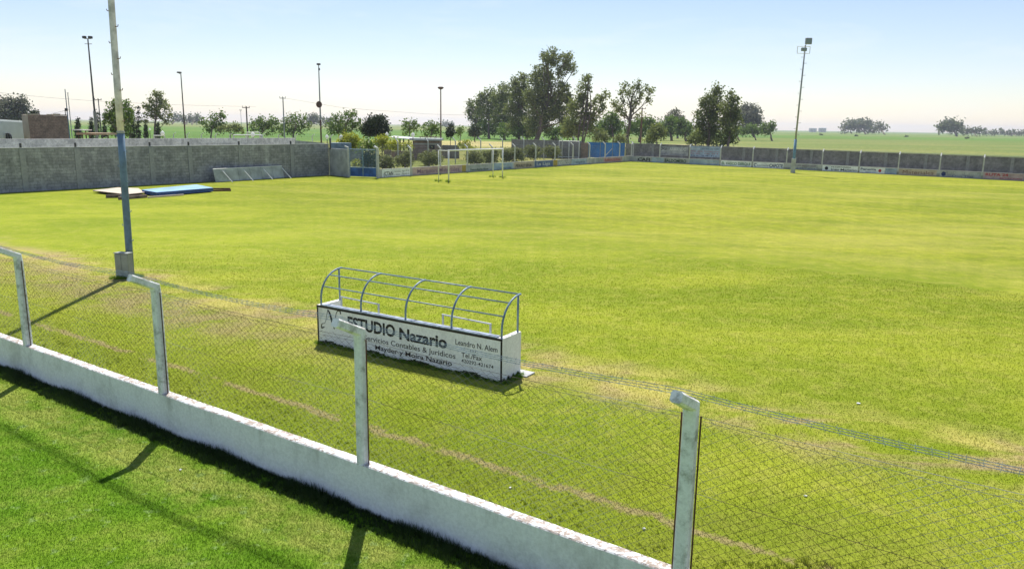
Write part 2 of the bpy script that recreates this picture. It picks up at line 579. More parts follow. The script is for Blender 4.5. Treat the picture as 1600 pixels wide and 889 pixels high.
def whitewash(name, col=(0.87, 0.88, 0.88), dirt=(0.42, 0.42, 0.39), top=(0.34, 0.26, 0.20), stain=0.5, bs=1.1):
    """old white paint on a concrete wall: streaks on the face, peeled brown on the top"""
    n = N(name, 0.85, 0.15)
    streak = n.noise(3.2, 5, 0.65, n.mapped((1, 1, 0.10)))
    blot = n.noise(bs, 6, 0.7)
    fine = n.noise(24, 4, 0.7)
    c = n.mix(n.math('MULTIPLY', n.ramp(blot, 0.46, 0.68), stain), col, dirt)
    z = n.dot((0, 0, 1))
    upper = n.ramp(z, 0.20, 0.58)
    c = n.mix(n.math('MULTIPLY', n.math('MULTIPLY', n.ramp(streak, 0.50, 0.72), upper), 0.55), c, dirt)
    low = n.math('SUBTRACT', 1.0, n.ramp(n.math('ADD', z, n.math('MULTIPLY', n.math('SUBTRACT', n.noise(5, 3), 0.5), 0.12)), 0.0, 0.09))
    c = n.mix(n.math('MULTIPLY', low, 0.6), c, (0.20, 0.21, 0.13))
    nn = n.new('ShaderNodeNewGeometry')
    sx = n.new('ShaderNodeSeparateXYZ'); n.link(nn.outputs['True Normal'], sx.inputs[0])
    topm = n.ramp(sx.outputs['Z'], 0.4, 0.8)
    peel = n.ramp(n.noise(9, 7, 0.8, None, 0.8), 0.45, 0.56)
    c = n.mix(n.math('MULTIPLY', n.math('MULTIPLY', topm, peel), 0.9), c, top)
    c = n.mix(1.0, c, n.mix(n.ramp(fine, 0.3, 0.7), (0.9, 0.9, 0.9), (1.06, 1.06, 1.06)), 'MULTIPLY')
    n.base(c)
    n.bump(n.math('ADD', fine, n.math('MULTIPLY', blot, 2)), 0.35, 0.008)
    return n.m


M['whitewash'] = whitewash('whitewashed concrete')
M['post_paint'] = whitewash('whitewashed post', (0.84, 0.85, 0.85), (0.36, 0.37, 0.33), (0.48, 0.42, 0.36), 0.9, 5.0)
M['dug_white'] = whitewash('dugout white paint', (0.88, 0.88, 0.87), (0.56, 0.55, 0.52), (0.66, 0.65, 0.62), 0.3)
M['black'] = flat('black paint', (0.022, 0.018, 0.018), 0.6, var=0.2)
M['ledge'] = flat('bluish worn ledge', (0.30, 0.35, 0.42), 0.8, var=0.35, scale=9)
M['blue_pipe'] = flat('blue grey painted pipe', (0.17, 0.25, 0.33), 0.45, var=0.3, scale=12, spec=0.5)
M['pole_blue'] = flat('faded blue pole paint', (0.13, 0.195, 0.28), 0.55, var=0.3, scale=2.5)
M['pole_wood'] = flat('weathered pole paint', (0.66, 0.61, 0.66), 0.85, var=0.35, scale=2.5)
M['grey_metal'] = flat('grey metal', (0.33, 0.34, 0.36), 0.5, var=0.15)
M['dark_metal'] = flat('dark metal', (0.06, 0.055, 0.06), 0.5, var=0.2)
M['rust_pole'] = flat('rusty brown pole', (0.13, 0.075, 0.06), 0.7, var=0.35)
M['cabinet'] = flat('grey green cabinet paint', (0.30, 0.32, 0.29), 0.6, var=0.12, scale=3)
M['white_paint'] = flat('white gloss paint', (0.78, 0.78, 0.76), 0.45, var=0.08)
M['wood'] = flat('old timber', (0.16, 0.12, 0.10), 0.9, var=0.4, scale=4)
M['beige_mat'] = flat('beige foam mat', (0.55, 0.47, 0.38), 0.9, var=0.12, scale=1.5)
M['blue_mat'] = flat('blue vinyl mat top', (0.23, 0.40, 0.60), 0.55, var=0.18, scale=1.2)
M['blue_side'] = flat('dark blue vinyl side', (0.03, 0.075, 0.26), 0.55, var=0.2)
M['panel_grey'] = flat('streaked grey panel', (0.40, 0.43, 0.42), 0.8, var=0.25, scale=1.3)
M['blue_sheet'] = flat('bright blue sheeting', (0.045, 0.20, 0.56), 0.55, var=0.22, scale=0.6)
M['gate_blue'] = flat('gate blue paint', (0.04, 0.12, 0.36), 0.5, var=0.35, scale=1.8)
M['gate_bar'] = flat('gate bar paint', (0.20, 0.30, 0.40), 0.5, var=0.2)
M['mesh_grey'] = flat('galvanised grey mesh', (0.30, 0.30, 0.31), 0.6, var=0.1)
M['roof_sheet'] = flat('pale sheet roof', (0.52, 0.53, 0.54), 0.5, var=0.12, scale=0.8)
M['tile_roof'] = flat('sandy roof edge', (0.55, 0.40, 0.27), 0.8, var=0.25, scale=0.8)
M['pale_build'] = flat('pale green render', (0.66, 0.70, 0.67), 0.8, var=0.1, scale=0.4)
M['tan_lit_side_coping'] = flat('tan lit side and coping', (0.46, 0.38, 0.30), 0.85, var=0.15, scale=0.7)
M['hole'] = flat('dark opening', (0.02, 0.02, 0.02), 0.9)
M['globe'] = flat('opal globe', (0.86, 0.86, 0.82), 0.25, var=0.03, spec=0.5)
_g = N('opal globe glass', 0.25, 0.5)
_g.base((0.9, 0.9, 0.88))
_t = _g.new('ShaderNodeBsdfTranslucent'); _t.inputs['Color'].default_value = (0.95, 0.95, 0.93, 1)
_x = _g.new('ShaderNodeMixShader'); _x.inputs[0].default_value = 0.5
_g.link(_g.b.outputs[0], _x.inputs[1]); _g.link(_t.outputs[0], _x.inputs[2]); _g.link(_x.outputs[0], _g.out.inputs['Surface'])
M['globe'] = _g.m
M['far_build'] = flat('far pale building', (0.55, 0.56, 0.58), 0.8)
M['paper'] = flat('white litter', (0.8, 0.8, 0.78), 0.7)
M['glass'] = flat('floodlight glass', (0.16, 0.21, 0.22), 0.15, var=0.1, spec=0.8)
M['steel'] = flat('galvanised pipe', (0.42, 0.45, 0.48), 0.4, metal=0.3, var=0.15)


def wire_mat():
    n = N('rusting galvanised wire', 0.45, 0.5)
    n.b.inputs['Metallic'].default_value = 0.35
    n.base(n.mix(n.ramp(n.noise(0.55, 4, 0.6), 0.40, 0.58), (0.42, 0.42, 0.40), (0.075, 0.045, 0.03)))
    return n.m


M['wire'] = wire_mat()
M['barb'] = flat('barbed wire zinc', (0.30, 0.37, 0.40), 0.5, metal=0.3, var=0.25)
M['rust'] = flat('rusty bar', (0.10, 0.045, 0.03), 0.8, var=0.4, scale=10)
M['cable'] = flat('aerial cable', (0.16, 0.17, 0.18), 0.6)

# ------------------------------------------------------------------ ground
def grid_sheet(name, xs, ys, hfun, mat_, axes=None, origin=(0, 0)):
    """sheet over xs, ys (optionally in rotated axes)"""
    X, Y = np.meshgrid(xs, ys)
    if axes is None:
        px, py = X, Y
    else:
        px = origin[0] + axes[0][0] * X + axes[1][0] * Y
        py = origin[1] + axes[0][1] * X + axes[1][1] * Y
    Z = hfun(px, py)
    vs_ = np.stack([px, py, Z], -1).reshape(-1, 3)
    nx, ny = len(xs), len(ys)
    fs = [(j * nx + i, j * nx + i + 1, (j + 1) * nx + i + 1, (j + 1) * nx + i) for j in range(ny - 1) for i in range(nx - 1)]
    me = bpy.data.meshes.new(name)
    me.from_pydata(vs_.tolist(), [], fs)
    me.materials.append(mat_)
    me.update()
    o = bpy.data.objects.new(name, me)
    COL.objects.link(o)
    return tag(o, kind='structure')


g = np.concatenate([[-6000, -3000, -1500, -800, -400, -250], np.arange(-180, 181, 6.0), [250, 400, 800, 1500, 3000, 6000]])
grid_sheet('ground', g, g, lambda x, y: gz(x, y) * (np.hypot(x, y) < 400) - 0.06, M['fields'])
grid_sheet('pitch', np.arange(-36.0, 80, 2.0), np.concatenate([[0.075], np.arange(2, 89, 2.0), [88.3]]), lambda x, y: gz(x, y), M['pitch'], (U, V), O)
grid_sheet('lawn', np.arange(-36.0, 80, 2.0), np.concatenate([np.arange(-24, -0.9, 2.0), [0.07]]), lambda x, y: gz(x, y), M['lawn'], (U, V), O)


def make_blades(name, n, urange, vrange, dens_fun, h, wd, mat_, label, lean=0.5):
    u_ = rng.uniform(*urange, n); v_ = rng.uniform(*vrange, n)
    P_ = O[None] + u_[:, None] * U[None] + v_[:, None] * V[None]
    # only what the camera or a step beside it could see
    rel = np.stack([P_[:, 0], P_[:, 1], np.full(n, -CAM_H)], 1)
    dep = rel @ _fw
    sx = 800 + F * (rel @ _rt) / np.maximum(dep, 0.1)
    sy = 444.5 - F * (rel @ _up) / np.maximum(dep, 0.1)
    ok = (dep > 1) & (sx > -260) & (sx < 1860) & (sy < 1150) & (sy > 0)
    ok &= rng.uniform(0, 1, n) < dens_fun(dep, u_, v_)
    P_ = P_[ok]; dep = dep[ok]; n = len(P_)
    sc = np.clip(dep / 9.0, 0.8, 2.6) ** 0.8
    hh = h * rng.uniform(0.45, 1.25, n) * sc ** 0.3
    ww = wd * rng.uniform(0.7, 1.3, n) * sc
    an = rng.uniform(0, 2 * math.pi, n)
    la = rng.uniform(0, 2 * math.pi, n); ll = rng.uniform(0.1, 1.0, n) * lean * 2 * hh
    z0 = gz(P_[:, 0], P_[:, 1])
    A_ = np.stack([P_[:, 0] - np.cos(an) * ww, P_[:, 1] - np.sin(an) * ww, z0], 1)
    B_ = np.stack([P_[:, 0] + np.cos(an) * ww, P_[:, 1] + np.sin(an) * ww, z0], 1)
    C_ = np.stack([P_[:, 0] + np.cos(la) * ll, P_[:, 1] + np.sin(la) * ll, z0 + hh], 1)
    vt = np.stack([A_, B_, C_], 1).reshape(-1, 3)
    o = fast_mesh(name, vt, 3, mat_)
    return tag(o, label, 'grass', kind='stuff')


make_blades('pitch_grass', 1900000, (-12, 26), (0.12, 20), lambda d, u, v: np.clip((9.5 / d) ** 2.0, 0, 1) * sstep(30, 20, d), 0.021, 0.0040, M['pitch_blades'],
            'yellowish mown grass blades of the pitch beyond the white wall')
make_blades('lawn_grass', 1300000, (-8, 16), (-9, 0.0), lambda d, u, v: np.clip((8.0 / d) ** 2, 0, 1), 0.024, 0.0034, M['lawn_blades'],
            'deep green grass blades on the near side of the white wall')


def tufts(name, pts, mat_, label, hmin, hmax, per=26):
    """long ragged tufts left by the mower along walls"""
    vt = []
    for x, y, s in pts:
        z0 = float(gz(x, y))
        for k in range(per):
            a = rng.uniform(0, 2 * math.pi); r_ = rng.uniform(0, 0.05) * s
            bx_, by_ = x + r_ * math.cos(a), y + r_ * math.sin(a)
            hh = rng.uniform(hmin, hmax) * s
            la = rng.uniform(0, 2 * math.pi); ll = rng.uniform(0.1, 0.7) * hh
            w_ = 0.004
            an = rng.uniform(0, math.pi)
            vt += [(bx_ - w_ * math.cos(an), by_ - w_ * math.sin(an), z0), (bx_ + w_ * math.cos(an), by_ + w_ * math.sin(an), z0),
                   (bx_ + ll * math.cos(la), by_ + ll * math.sin(la), z0 + hh)]
    o = fast_mesh(name, np.array(vt), 3, mat_)
    return tag(o, label, 'grass', kind='stuff')


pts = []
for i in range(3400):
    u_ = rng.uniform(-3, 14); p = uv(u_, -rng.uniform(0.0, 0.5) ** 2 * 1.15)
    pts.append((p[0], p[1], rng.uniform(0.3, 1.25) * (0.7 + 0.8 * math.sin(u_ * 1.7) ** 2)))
M['shade_grass'] = foliage('grass toned dark as shade', (0.018, 0.040, 0.008), (0.055, 0.10, 0.018), 0.15)  # tufts coloured very dark to deepen the shadow at the wall foot
tufts('wall_grass', pts, M['shade_grass'], 'ragged grass tufts, toned dark as shade, along the foot of the near white wall', 0.035, 0.11, 18)
pts = []
for i in range(900):
    u_ = rng.uniform(-3, 16); p = uv(u_, 0.16 + rng.uniform(0, 1.0) ** 2 * 1.5)
    pts.append((p[0], p[1], rng.uniform(0.2, 0.9)))
for i in range(110):
    p = ground_pt(1235 + rng.normal() * 75, 893 + rng.normal() * 12)
    pts.append((p[0], p[1], rng.uniform(0.4, 1.4)))
tufts('verge_grass', pts, M['pitch_blades'], 'longer green grass tufts behind the near white wall', 0.025, 0.07, 14)

# ------------------------------------------------------------------ near boundary fence
WALL_H = 0.58
ELB = 2.13


def bent_post(name, base, out_dir, z0, elbow, arm_out, arm_up, size, mat_, parent, taper=0.9, along=None):
    """square concrete post whose head is cranked outwards"""
    out_dir = np.array([out_dir[0], out_dir[1], 0.0]); out_dir /= np.linalg.norm(out_dir)
    al = np.array([-out_dir[1], out_dir[0], 0.0])
    b = np.array([base[0], base[1], 0.0])
    secs = [(b + [0, 0, z0], np.array([1, 0, 0.0]), 1.0), (b + [0, 0, elbow - size * 0.9], None, taper),
            (b + out_dir * size * 0.08 + [0, 0, elbow + size * 0.05], 'mid', taper * 1.06), (b + out_dir * arm_out + [0, 0, elbow + arm_up], 'arm', taper * 0.86)]
    h = size / 2
    ch = size * 0.17
    prof = [(-h + ch, -h), (h - ch, -h), (h, -h + ch), (h, h - ch), (h - ch, h), (-h + ch, h), (-h, h - ch), (-h, -h + ch)]
    ad = out_dir * arm_out + np.array([0, 0, arm_up]); ad /= np.linalg.norm(ad)
    an = np.cross(al, ad); an /= np.linalg.norm(an)          # perpendicular to arm in its plane
    mdn = (out_dir + an * np.sign(an @ out_dir)); mdn /= np.linalg.norm(mdn)
    mb = MB()
    vs_ = []
    for c, kind, k in secs:
        perp = out_dir if kind is None or not isinstance(kind, str) else (mdn if kind == 'mid' else an * np.sign(an @ out_dir if abs(an @ out_dir) > 1e-6 else 1))
        for x, y in prof:
            vs_.append(np.array(c) + al * x * k + perp * y * k)
    n = 8
    fs = [tuple(range(n - 1, -1, -1)), tuple((len(secs) - 1) * n + k for k in range(n))]
    for i in range(len(secs) - 1):
        fs += [(i * n + k, i * n + (k + 1) % n, (i + 1) * n + (k + 1) % n, (i + 1) * n + k) for k in range(n)]
    mb.add(vs_, fs)
    return mb.build(name, mat_, parent)


fence = empty('boundary_fence', 'low white wall with cranked white posts and chain link mesh in the foreground', 'fence', tuple(uv(0, 0.075)) + (0,))


def rel(par, o):
    """keep world coordinates of the mesh when the parent sits elsewhere"""
    o.matrix_parent_inverse = Matrix.Translation(-par.location)
    return o


POST_U = [-2.95, 1.03, 5.08, 9.05, 12.92, 16.92]
mb = MB()
wu = np.arange(-9, 20.01, 0.25)
prev = None
ring_pts = []
for u_ in wu:
    jig = 0.004 * math.sin(u_ * 3.1) + 0.003 * math.sin(u_ * 7.7)
    tj = rng.uniform(-0.004, 0.004)
    sec = [(0.0 + jig, -0.05), (0.0 + jig, WALL_H - 0.012 + tj), (0.012 + jig, WALL_H + tj), (0.138, WALL_H + tj * 0.6), (0.15, WALL_H - 0.012), (0.15, -0.05)]
    ring_pts.append([(*uv(u_, q), z) for q, z in sec])
vs_ = [p for r_ in ring_pts for p in r_]
fs = [(i * 6 + k, (i + 1) * 6 + k, (i + 1) * 6 + (k + 1) % 6, i * 6 + (k + 1) % 6) for i in range(len(ring_pts) - 1) for k in range(6)]
mb.add(vs_, fs)
rel(fence, mb.build('low_wall', M['whitewash'], fence))
for u_ in POST_U:
    p = uv(u_, 0.068)
    # the post runs down the wall as a faint pier
    rel(fence, bent_post('post', p, -V, -0.05, ELB, 0.36, 0.18, 0.128, M['post_paint'], fence))


def chain_mesh(mb, pa, pb, z0, z1, dw, dh, r_, sag=0.03, seg=0.5, top_jag=0.055, seed=1, belly=0.02):
    """woven diamonds as crossing thin wires between two points"""
    rg = random.Random(seed)
    pa = np.array(pa, float); pb = np.array(pb, float)
    Lg = np.linalg.norm(pb - pa); t = (pb - pa) / Lg; nrm = np.array([-t[1], t[0]])
    Hh = z1 - z0
    sl = dh / dw

    def P3(s_, h_, side):
        f = min(max(s_ / Lg, 0), 1)
        dz = -sag * 4 * f * (1 - f) * (h_ / Hh)
        bl = belly * math.sin(math.pi * f) * math.sin(math.pi * min(max(h_ / Hh, 0), 1)) + 0.008 * math.sin(s_ * 5 + seed)
        p = pa + t * s_ + nrm * (bl + side * 0.0015)
        return (p[0], p[1], z0 + h_ + dz)
    for sgn in (1, -1):
        c = -Hh / sl if sgn > 0 else 0.0
        end = Lg if sgn > 0 else Lg + Hh / sl
        while c < end:
            # line: s = c + sgn*h/sl
            h0, h1 = 0.0, Hh + rg.uniform(-0.2, 1) * top_jag
            if sgn > 0:
                h0 = max(h0, -c * sl); h1 = min(h1, (Lg - c) * sl)
            else:
                h0 = max(h0, (c - Lg) * sl); h1 = min(h1, c * sl)
            if h1 - h0 > 0.03:
                k = max(2, int((h1 - h0) / seg) + 2)
                pts_ = [P3(c + sgn * (h0 + (h1 - h0) * i / (k - 1)) / sl, h0 + (h1 - h0) * i / (k - 1), sgn) for i in range(k)]
                mb.tube(pts_, r_, 3, cap=False)
            c += dw
    # selvedge wires
    mb.tube([P3(Lg * i / 12, Hh - 0.01, 0) for i in range(13)], r_ * 1.3, 3, cap=False)


MESH_TOP = 2.02
for k in range(len(POST_U) - 1):
    a_, b_ = POST_U[k] + 0.10, POST_U[k + 1] - 0.10
    mb = MB()
    chain_mesh(mb, uv(a_, 0.075), uv(b_, 0.075), WALL_H + 0.02, MESH_TOP, 0.118, 0.082, 0.0015, sag=0.045, seed=k + 3)
    mp_ = rel(fence, mb.build('mesh_panel', M['wire'], fence))
    for e_ in (a_ - 0.015, b_ + 0.015):
        bt = MB()
        p = uv(e_, 0.075)
        bt.tube([(p[0], p[1], WALL_H), (p[0], p[1], MESH_TOP + 0.03)], 0.008, 5)
        t_ = bt.build('tension_bar', M['rust'], mp_)
# mid and top line wires
for zz in (MESH_TOP + 0.02, 1.35):
    mb = MB()
    for k in range(len(POST_U) - 1):
        n_ = 9
        mb.tube([(*uv(POST_U[k] + (POST_U[k + 1] - POST_U[k]) * i / (n_ - 1), 0.085), zz - 0.03 * math.sin(math.pi * i / (n_ - 1))) for i in range(n_)], 0.0022, 4, cap=False)
    rel(fence, mb.build('line_wire', M['wire'], fence))
for q in (0.56, 0.77, 0.97):
    mb = MB()
    for k in range(len(POST_U) - 1):
        n_ = 41
        line = []
        for i in range(n_):
            f = i / (n_ - 1)
            p = uv(POST_U[k] + (POST_U[k + 1] - POST_U[k]) * f, 0.068 - 0.36 * q)
            zc = ELB + 0.25 * q + 0.01 - (0.035 + 0.02 * q) * math.sin(math.pi * f)
            line.append(np.array([p[0], p[1], zc]))
        for ph in (0, math.pi):
            mb.tube([l + np.array([V[0], V[1], 0]) * 0.0028 * math.cos(i * 1.3 + ph) + np.array([0, 0, 1]) * 0.0028 * math.sin(i * 1.3 + ph) for i, l in enumerate(line)], 0.0016, 3, cap=False)
        for i in range(1, n_ - 1):
            l = line[i]
            for s_ in (1, -1):
                d = np.array([V[0] * s_, V[1] * s_, 0.9]) * 0.014
                mb.tube([l - d, l + d], 0.0013, 3, cap=False)
    rel(fence, mb.build('barbed_wire', M['barb'], fence))

# litter on the grass
for (px, py, s_, lb) in ((1006, 827, 0.026, 'small white paper scrap behind the wall near the right post'), (797, 763, 0.026, 'small white paper scrap behind the wall midway between two posts'),
                         (282, 735, 0.03, 'small pale pebble-like scrap in front of the near wall'), (1341, 631, 0.05, 'flat white scrap lying out on the pitch at right'),
                         (1258, 776, 0.03, 'white scrap in the grass right of the nearest post')):
    p = ground_pt(px, py)
    mb = MB()
    k = [(math.cos(a) * s_ * rng.uniform(0.5, 1), math.sin(a) * s_ * 0.6 * rng.uniform(0.5, 1)) for a in np.arange(0, 6.2, 0.8)]
    n_ = len(k)
    z_ = float(gz(p[0], p[1]))
    mb.add([(p[0] + x, p[1] + y, z_ + 0.014 + 0.006 * ((i * 7) % 3)) for i, (x, y) in enumerate(k)] + [(p[0] + x * .9, p[1] + y * .9, z_ + 0.008) for x, y in k],
           [tuple(range(n_)), tuple(range(2 * n_ - 1, n_ - 1, -1))] + [(i, n_ + i, n_ + (i + 1) % n_, (i + 1) % n_) for i in range(n_)])
    tag(mb.build('paper_scrap', M['paper']), lb, 'litter', 'scraps of litter on the grass')

# ------------------------------------------------------------------ text
def text_mesh(body, size, mat_, name, origin, ax, z, parent=None, xs=1.0, bold=0.0, depth=0.003, width=None, up=(0, 0, 1), shear=0.0, space=1.0):
    """lettering laid on a vertical face: origin = left end of the base line (x, y), ax = reading direction"""
    cu = bpy.data.curves.new('t', 'FONT')
    cu.body = body
    cu.size = 1.0
    cu.extrude = 0.0
    cu.offset = bold
    cu.shear = shear
    cu.space_character = space
    cu.resolution_u = 3
    ob = bpy.data.objects.new('t', cu)
    COL.objects.link(ob)
    dg = bpy.context.evaluated_depsgraph_get()
    me = bpy.data.meshes.new_from_object(ob.evaluated_get(dg))
    bpy.data.objects.remove(ob)
    bpy.data.curves.remove(cu)
    co = np.array([v.co[:] for v in me.vertices])
    co[:, 0] -= co[:, 0].min()
    k = size / 0.73                       # cap height of the font is about 0.73 of its size
    kx = k * xs if width is None else width / co[:, 0].max()
    ax3 = np.array([ax[0], ax[1], 0.0]); ax3 /= np.linalg.norm(ax3)
    nrm = np.array([ax3[1], -ax3[0], 0.0])
    w_ = np.array([origin[0], origin[1], z])[None] + co[:, :1] * kx * ax3[None] + co[:, 1:2] * k * np.array(up, float)[None] + nrm[None] * depth
    polys = [tuple(p.vertices) for p in me.polygons]
    bpy.data.meshes.remove(me)
    return w_, polys


def letters(items, name, mat_, parent, origin, ax, base=None):
    """items: (text, s, z, cap height, width or None, bold) on one face, each line of text a mesh of its own"""
    ax_ = np.array(ax, float); ax_ /= np.linalg.norm(ax_)
    for it in items:
        mb = MB()
        tx, s_, z_, cap, wdt, bold = it[:6]
        o_ = np.array(origin[:2]) + ax_ * s_
        w_, polys = text_mesh(tx, cap, mat_, name, o_, ax_, z_, width=wdt, bold=bold)
        mb.add(w_, polys)
        o = mb.build(name, mat_, parent)
        if base is not None:
            rel(base, o)


# ------------------------------------------------------------------ dugout
DA = np.array([-3.943, 15.125]); DB = np.array([-0.151, 12.763])
DU = (DB - DA) / np.linalg.norm(DB - DA)
DV = np.array([-DU[1], DU[0]])
DL = float(np.linalg.norm(DB - DA)); DD = 0.62; DH = 0.80


def dp(s_, d_, z_):
    p = DA + DU * s_ + DV * d_
    return np.array([p[0], p[1], z_])


dug = empty('dugout', 'low white dugout with painted lettering and open curved pipe frame on the pitch', 'dugout', (DA[0], DA[1], 0))
mb = MB()
T = 0.10
# U shaped wall: front, left, right
mb.prism([dp(0, 0, 0), dp(DL, 0, 0), dp(DL, DD, 0), dp(DL - T, DD, 0), dp(DL - T, T, 0), dp(T, T, 0), dp(T, DD, 0), dp(0, DD, 0)], -0.05, DH)
rel(dug, mb.build('wall', M['dug_white'], dug))
mb = MB()
mb.box(dp(DL / 2, 0.055, DH + 0.012), (DL - 0.24, 0.128, 0.022), DU)
rel(dug, mb.build('ledge', M['ledge'], dug))
mb = MB()
mb.box(dp(DL / 2, -0.003, DH - 0.020), (DL + 0.006, 0.006, 0.042), DU)
mb.box(dp(0.017, -0.0025, (DH - 0.045) / 2), (0.036, 0.005, DH - 0.045), DU)
mb.box(dp(DL - 0.016, -0.0025, (DH - 0.045) / 2), (0.036, 0.005, DH - 0.045), DU)
rel(dug, mb.build('painted_border', M['black'], dug))
mb = MB()
mb.box(dp(DL / 2 + 0.06, 0.66, 0.0), (DL + 0.26, 0.30, 0.05), DU)
rel(dug, mb.build('base_slab', M['pale_conc'], dug))
# mossy dark foot, ragged upper edge
mb = MB()
n_ = 70
for (s0, d0, s1, d1, ofs) in ((0, 0, DL, 0, -0.004), (DL, 0, DL, DD, 0.004)):
    for i in range(n_):
        f0, f1 = i / n_, (i + 1) / n_
        h0 = 0.045 + 0.03 * math.sin(i * 0.35) + rng.uniform(0, 0.03); h1 = h0 + rng.uniform(-0.012, 0.012)
        a_ = dp(s0 + (s1 - s0) * f0 + (ofs if s0 == s1 else 0), d0 + (d1 - d0) * f0 + (ofs if s0 != s1 else 0), 0)
        b_ = dp(s0 + (s1 - s0) * f1 + (ofs if s0 == s1 else 0), d0 + (d1 - d0) * f1 + (ofs if s0 != s1 else 0), 0)
        mb.add([a_, b_, b_ + [0, 0, h1], a_ + [0, 0, h0]], [(0, 1, 2, 3)])
M['moss'] = flat('dark damp moss', (0.035, 0.045, 0.02), 0.95, var=0.3, scale=15)
rel(dug, mb.build('damp_foot', M['moss'], dug))
# lettering
letters([
    ('ESTUDIO', 0.84, 0.452, 0.235, 1.22, 0.034),
    ('Nazario', 2.16, 0.435, 0.225, 1.12, 0.034),
    ('Servicios Contables & Jurídicos', 1.27, 0.272, 0.105, 2.20, 0.004),
    ('Mayder y Moira Nazario', 1.55, 0.125, 0.095, 1.84, 0.016),
    ('Leandro N. Alem', 3.47, 0.545, 0.105, 0.90, 0.006),
    ('117', 3.80, 0.455, 0.055, 0.13, 0.004),
    ('Tel./Fax', 3.60, 0.335, 0.09, 0.45, 0.008),
    ('420292-421674', 3.60, 0.235, 0.068, 0.69, 0.004),
], 'lettering', M['black'], dug, DA, DU, base=dug)
# big ornate N as flowing strokes
mb = MB()


def stroke(pts_, ws):
    pts_ = [np.array(p, float) for p in pts_]
    # resample by Catmull-Rom
    P_, W_ = [], []
    for i in range(len(pts_) - 1):
        p0 = pts_[max(i - 1, 0)]; p1 = pts_[i]; p2 = pts_[i + 1]; p3 = pts_[min(i + 2, len(pts_) - 1)]
        for t in np.linspace(0, 1, 8, endpoint=False):
            P_.append(0.5 * ((2 * p1) + (-p0 + p2) * t + (2 * p0 - 5 * p1 + 4 * p2 - p3) * t * t + (-p0 + 3 * p1 - 3 * p2 + p3) * t ** 3))
            W_.append(ws[i] + (ws[i + 1] - ws[i]) * t)
    P_.append(pts_[-1]); W_.append(ws[-1])
    vs2 = []
    for i, p in enumerate(P_):
        d = P_[min(i + 1, len(P_) - 1)] - P_[max(i - 1, 0)]; d /= np.linalg.norm(d)
        nn = np.array([-d[1], d[0]])
        for s_ in (1, -1):
            q = p + nn * s_ * W_[i] / 2
            vs2.append(dp(q[0], -0.004, q[1]))
    mb.add(vs2, [(2 * i, 2 * i + 1, 2 * i + 3, 2 * i + 2) for i in range(len(P_) - 1)])


stroke([(0.20, 0.37), (0.12, 0.34), (0.13, 0.42), (0.22, 0.46), (0.27, 0.62), (0.31, 0.74)], [0.015, 0.035, 0.015, 0.008, 0.012, 0.02])
stroke([(0.31, 0.74), (0.36, 0.66), (0.42, 0.50), (0.47, 0.36)], [0.015, 0.05, 0.055, 0.012])
stroke([(0.47, 0.36), (0.50, 0.55), (0.55, 0.72), (0.63, 0.76), (0.66, 0.70)], [0.012, 0.015, 0.015, 0.022, 0.035])
rel(dug, mb.build('monogram', M['black'], dug))
# curved frame
HS = [0.07, 1.15, 2.27, 3.34, DL - 0.05]
HT = 1.47
for k, s_ in enumerate(HS):
    mb = MB()
    pts_ = [dp(s_, 0.055, DH)]
    for t in np.linspace(0, 1, 11):
        a = t * math.pi / 2
        pts_.append(dp(s_, 0.055 + (1 - math.cos(a)) * 0.565, DH + 0.12 + math.sin(a) * (HT - DH - 0.12)))
    pts_.append(dp(s_, 0.66, HT + 0.002))
    mb.tube(pts_, 0.019, 8)
    h_ = rel(dug, mb.build('hoop', M['blue_pipe'], dug, smooth=True))
    if k in (0, 4):
        mb = MB()
        mb.tube([dp(s_, DD - 0.04, DH - 0.02), dp(s_, DD - 0.04, HT - 0.01)], 0.019, 8)
        rel(dug, mb.build('frame_leg', M['blue_pipe'], dug, smooth=True))
for t in (1.0, 0.62, 0.30):
    a = t * math.pi / 2
    d_ = 0.055 + (1 - math.cos(a)) * 0.565 + (0.03 if t == 1 else 0)
    z_ = DH + 0.12 + math.sin(a) * (HT - DH - 0.12)
    mb = MB()
    mb.tube([dp(HS[0], d_, z_), dp(HS[-1] + 0.02, d_, z_)], 0.0125 if t < 1 else 0.014, 6)
    rel(dug, mb.build('rail', M['blue_pipe'], dug, smooth=True))
for s0, s1 in ((0.36, 1.36), (2.94, 4.0)):
    mb = MB()
    mb.tube([dp(s0, 0.33, 0.0), dp(s0, 0.33, 0.955)], 0.020, 6)
    mb.tube([dp(s1, 0.33, 0.0), dp(s1, 0.33, 0.935)], 0.020, 6)
    mb.tube([dp(s0 - 0.02, 0.33, 0.95), dp(s1 + 0.02, 0.33, 0.93)], 0.016, 6)
    rel(dug, mb.build('bench_frame', M['steel'], dug))
pts = []
for i in range(420):
    if rng.uniform() < 0.85:
        p = dp(rng.uniform(-0.05, DL + 0.05), -rng.uniform(0.01, 0.07), 0)
    else:
        p = dp(DL + rng.uniform(0.0, 0.12), rng.uniform(0, DD), 0)
    pts.append((p[0], p[1], rng.uniform(0.3, 1.1)))
tufts('dugout_grass', pts, M['lawn_blades'], 'dark grass tufts along the foot of the dugout wall', 0.03, 0.10, 16)

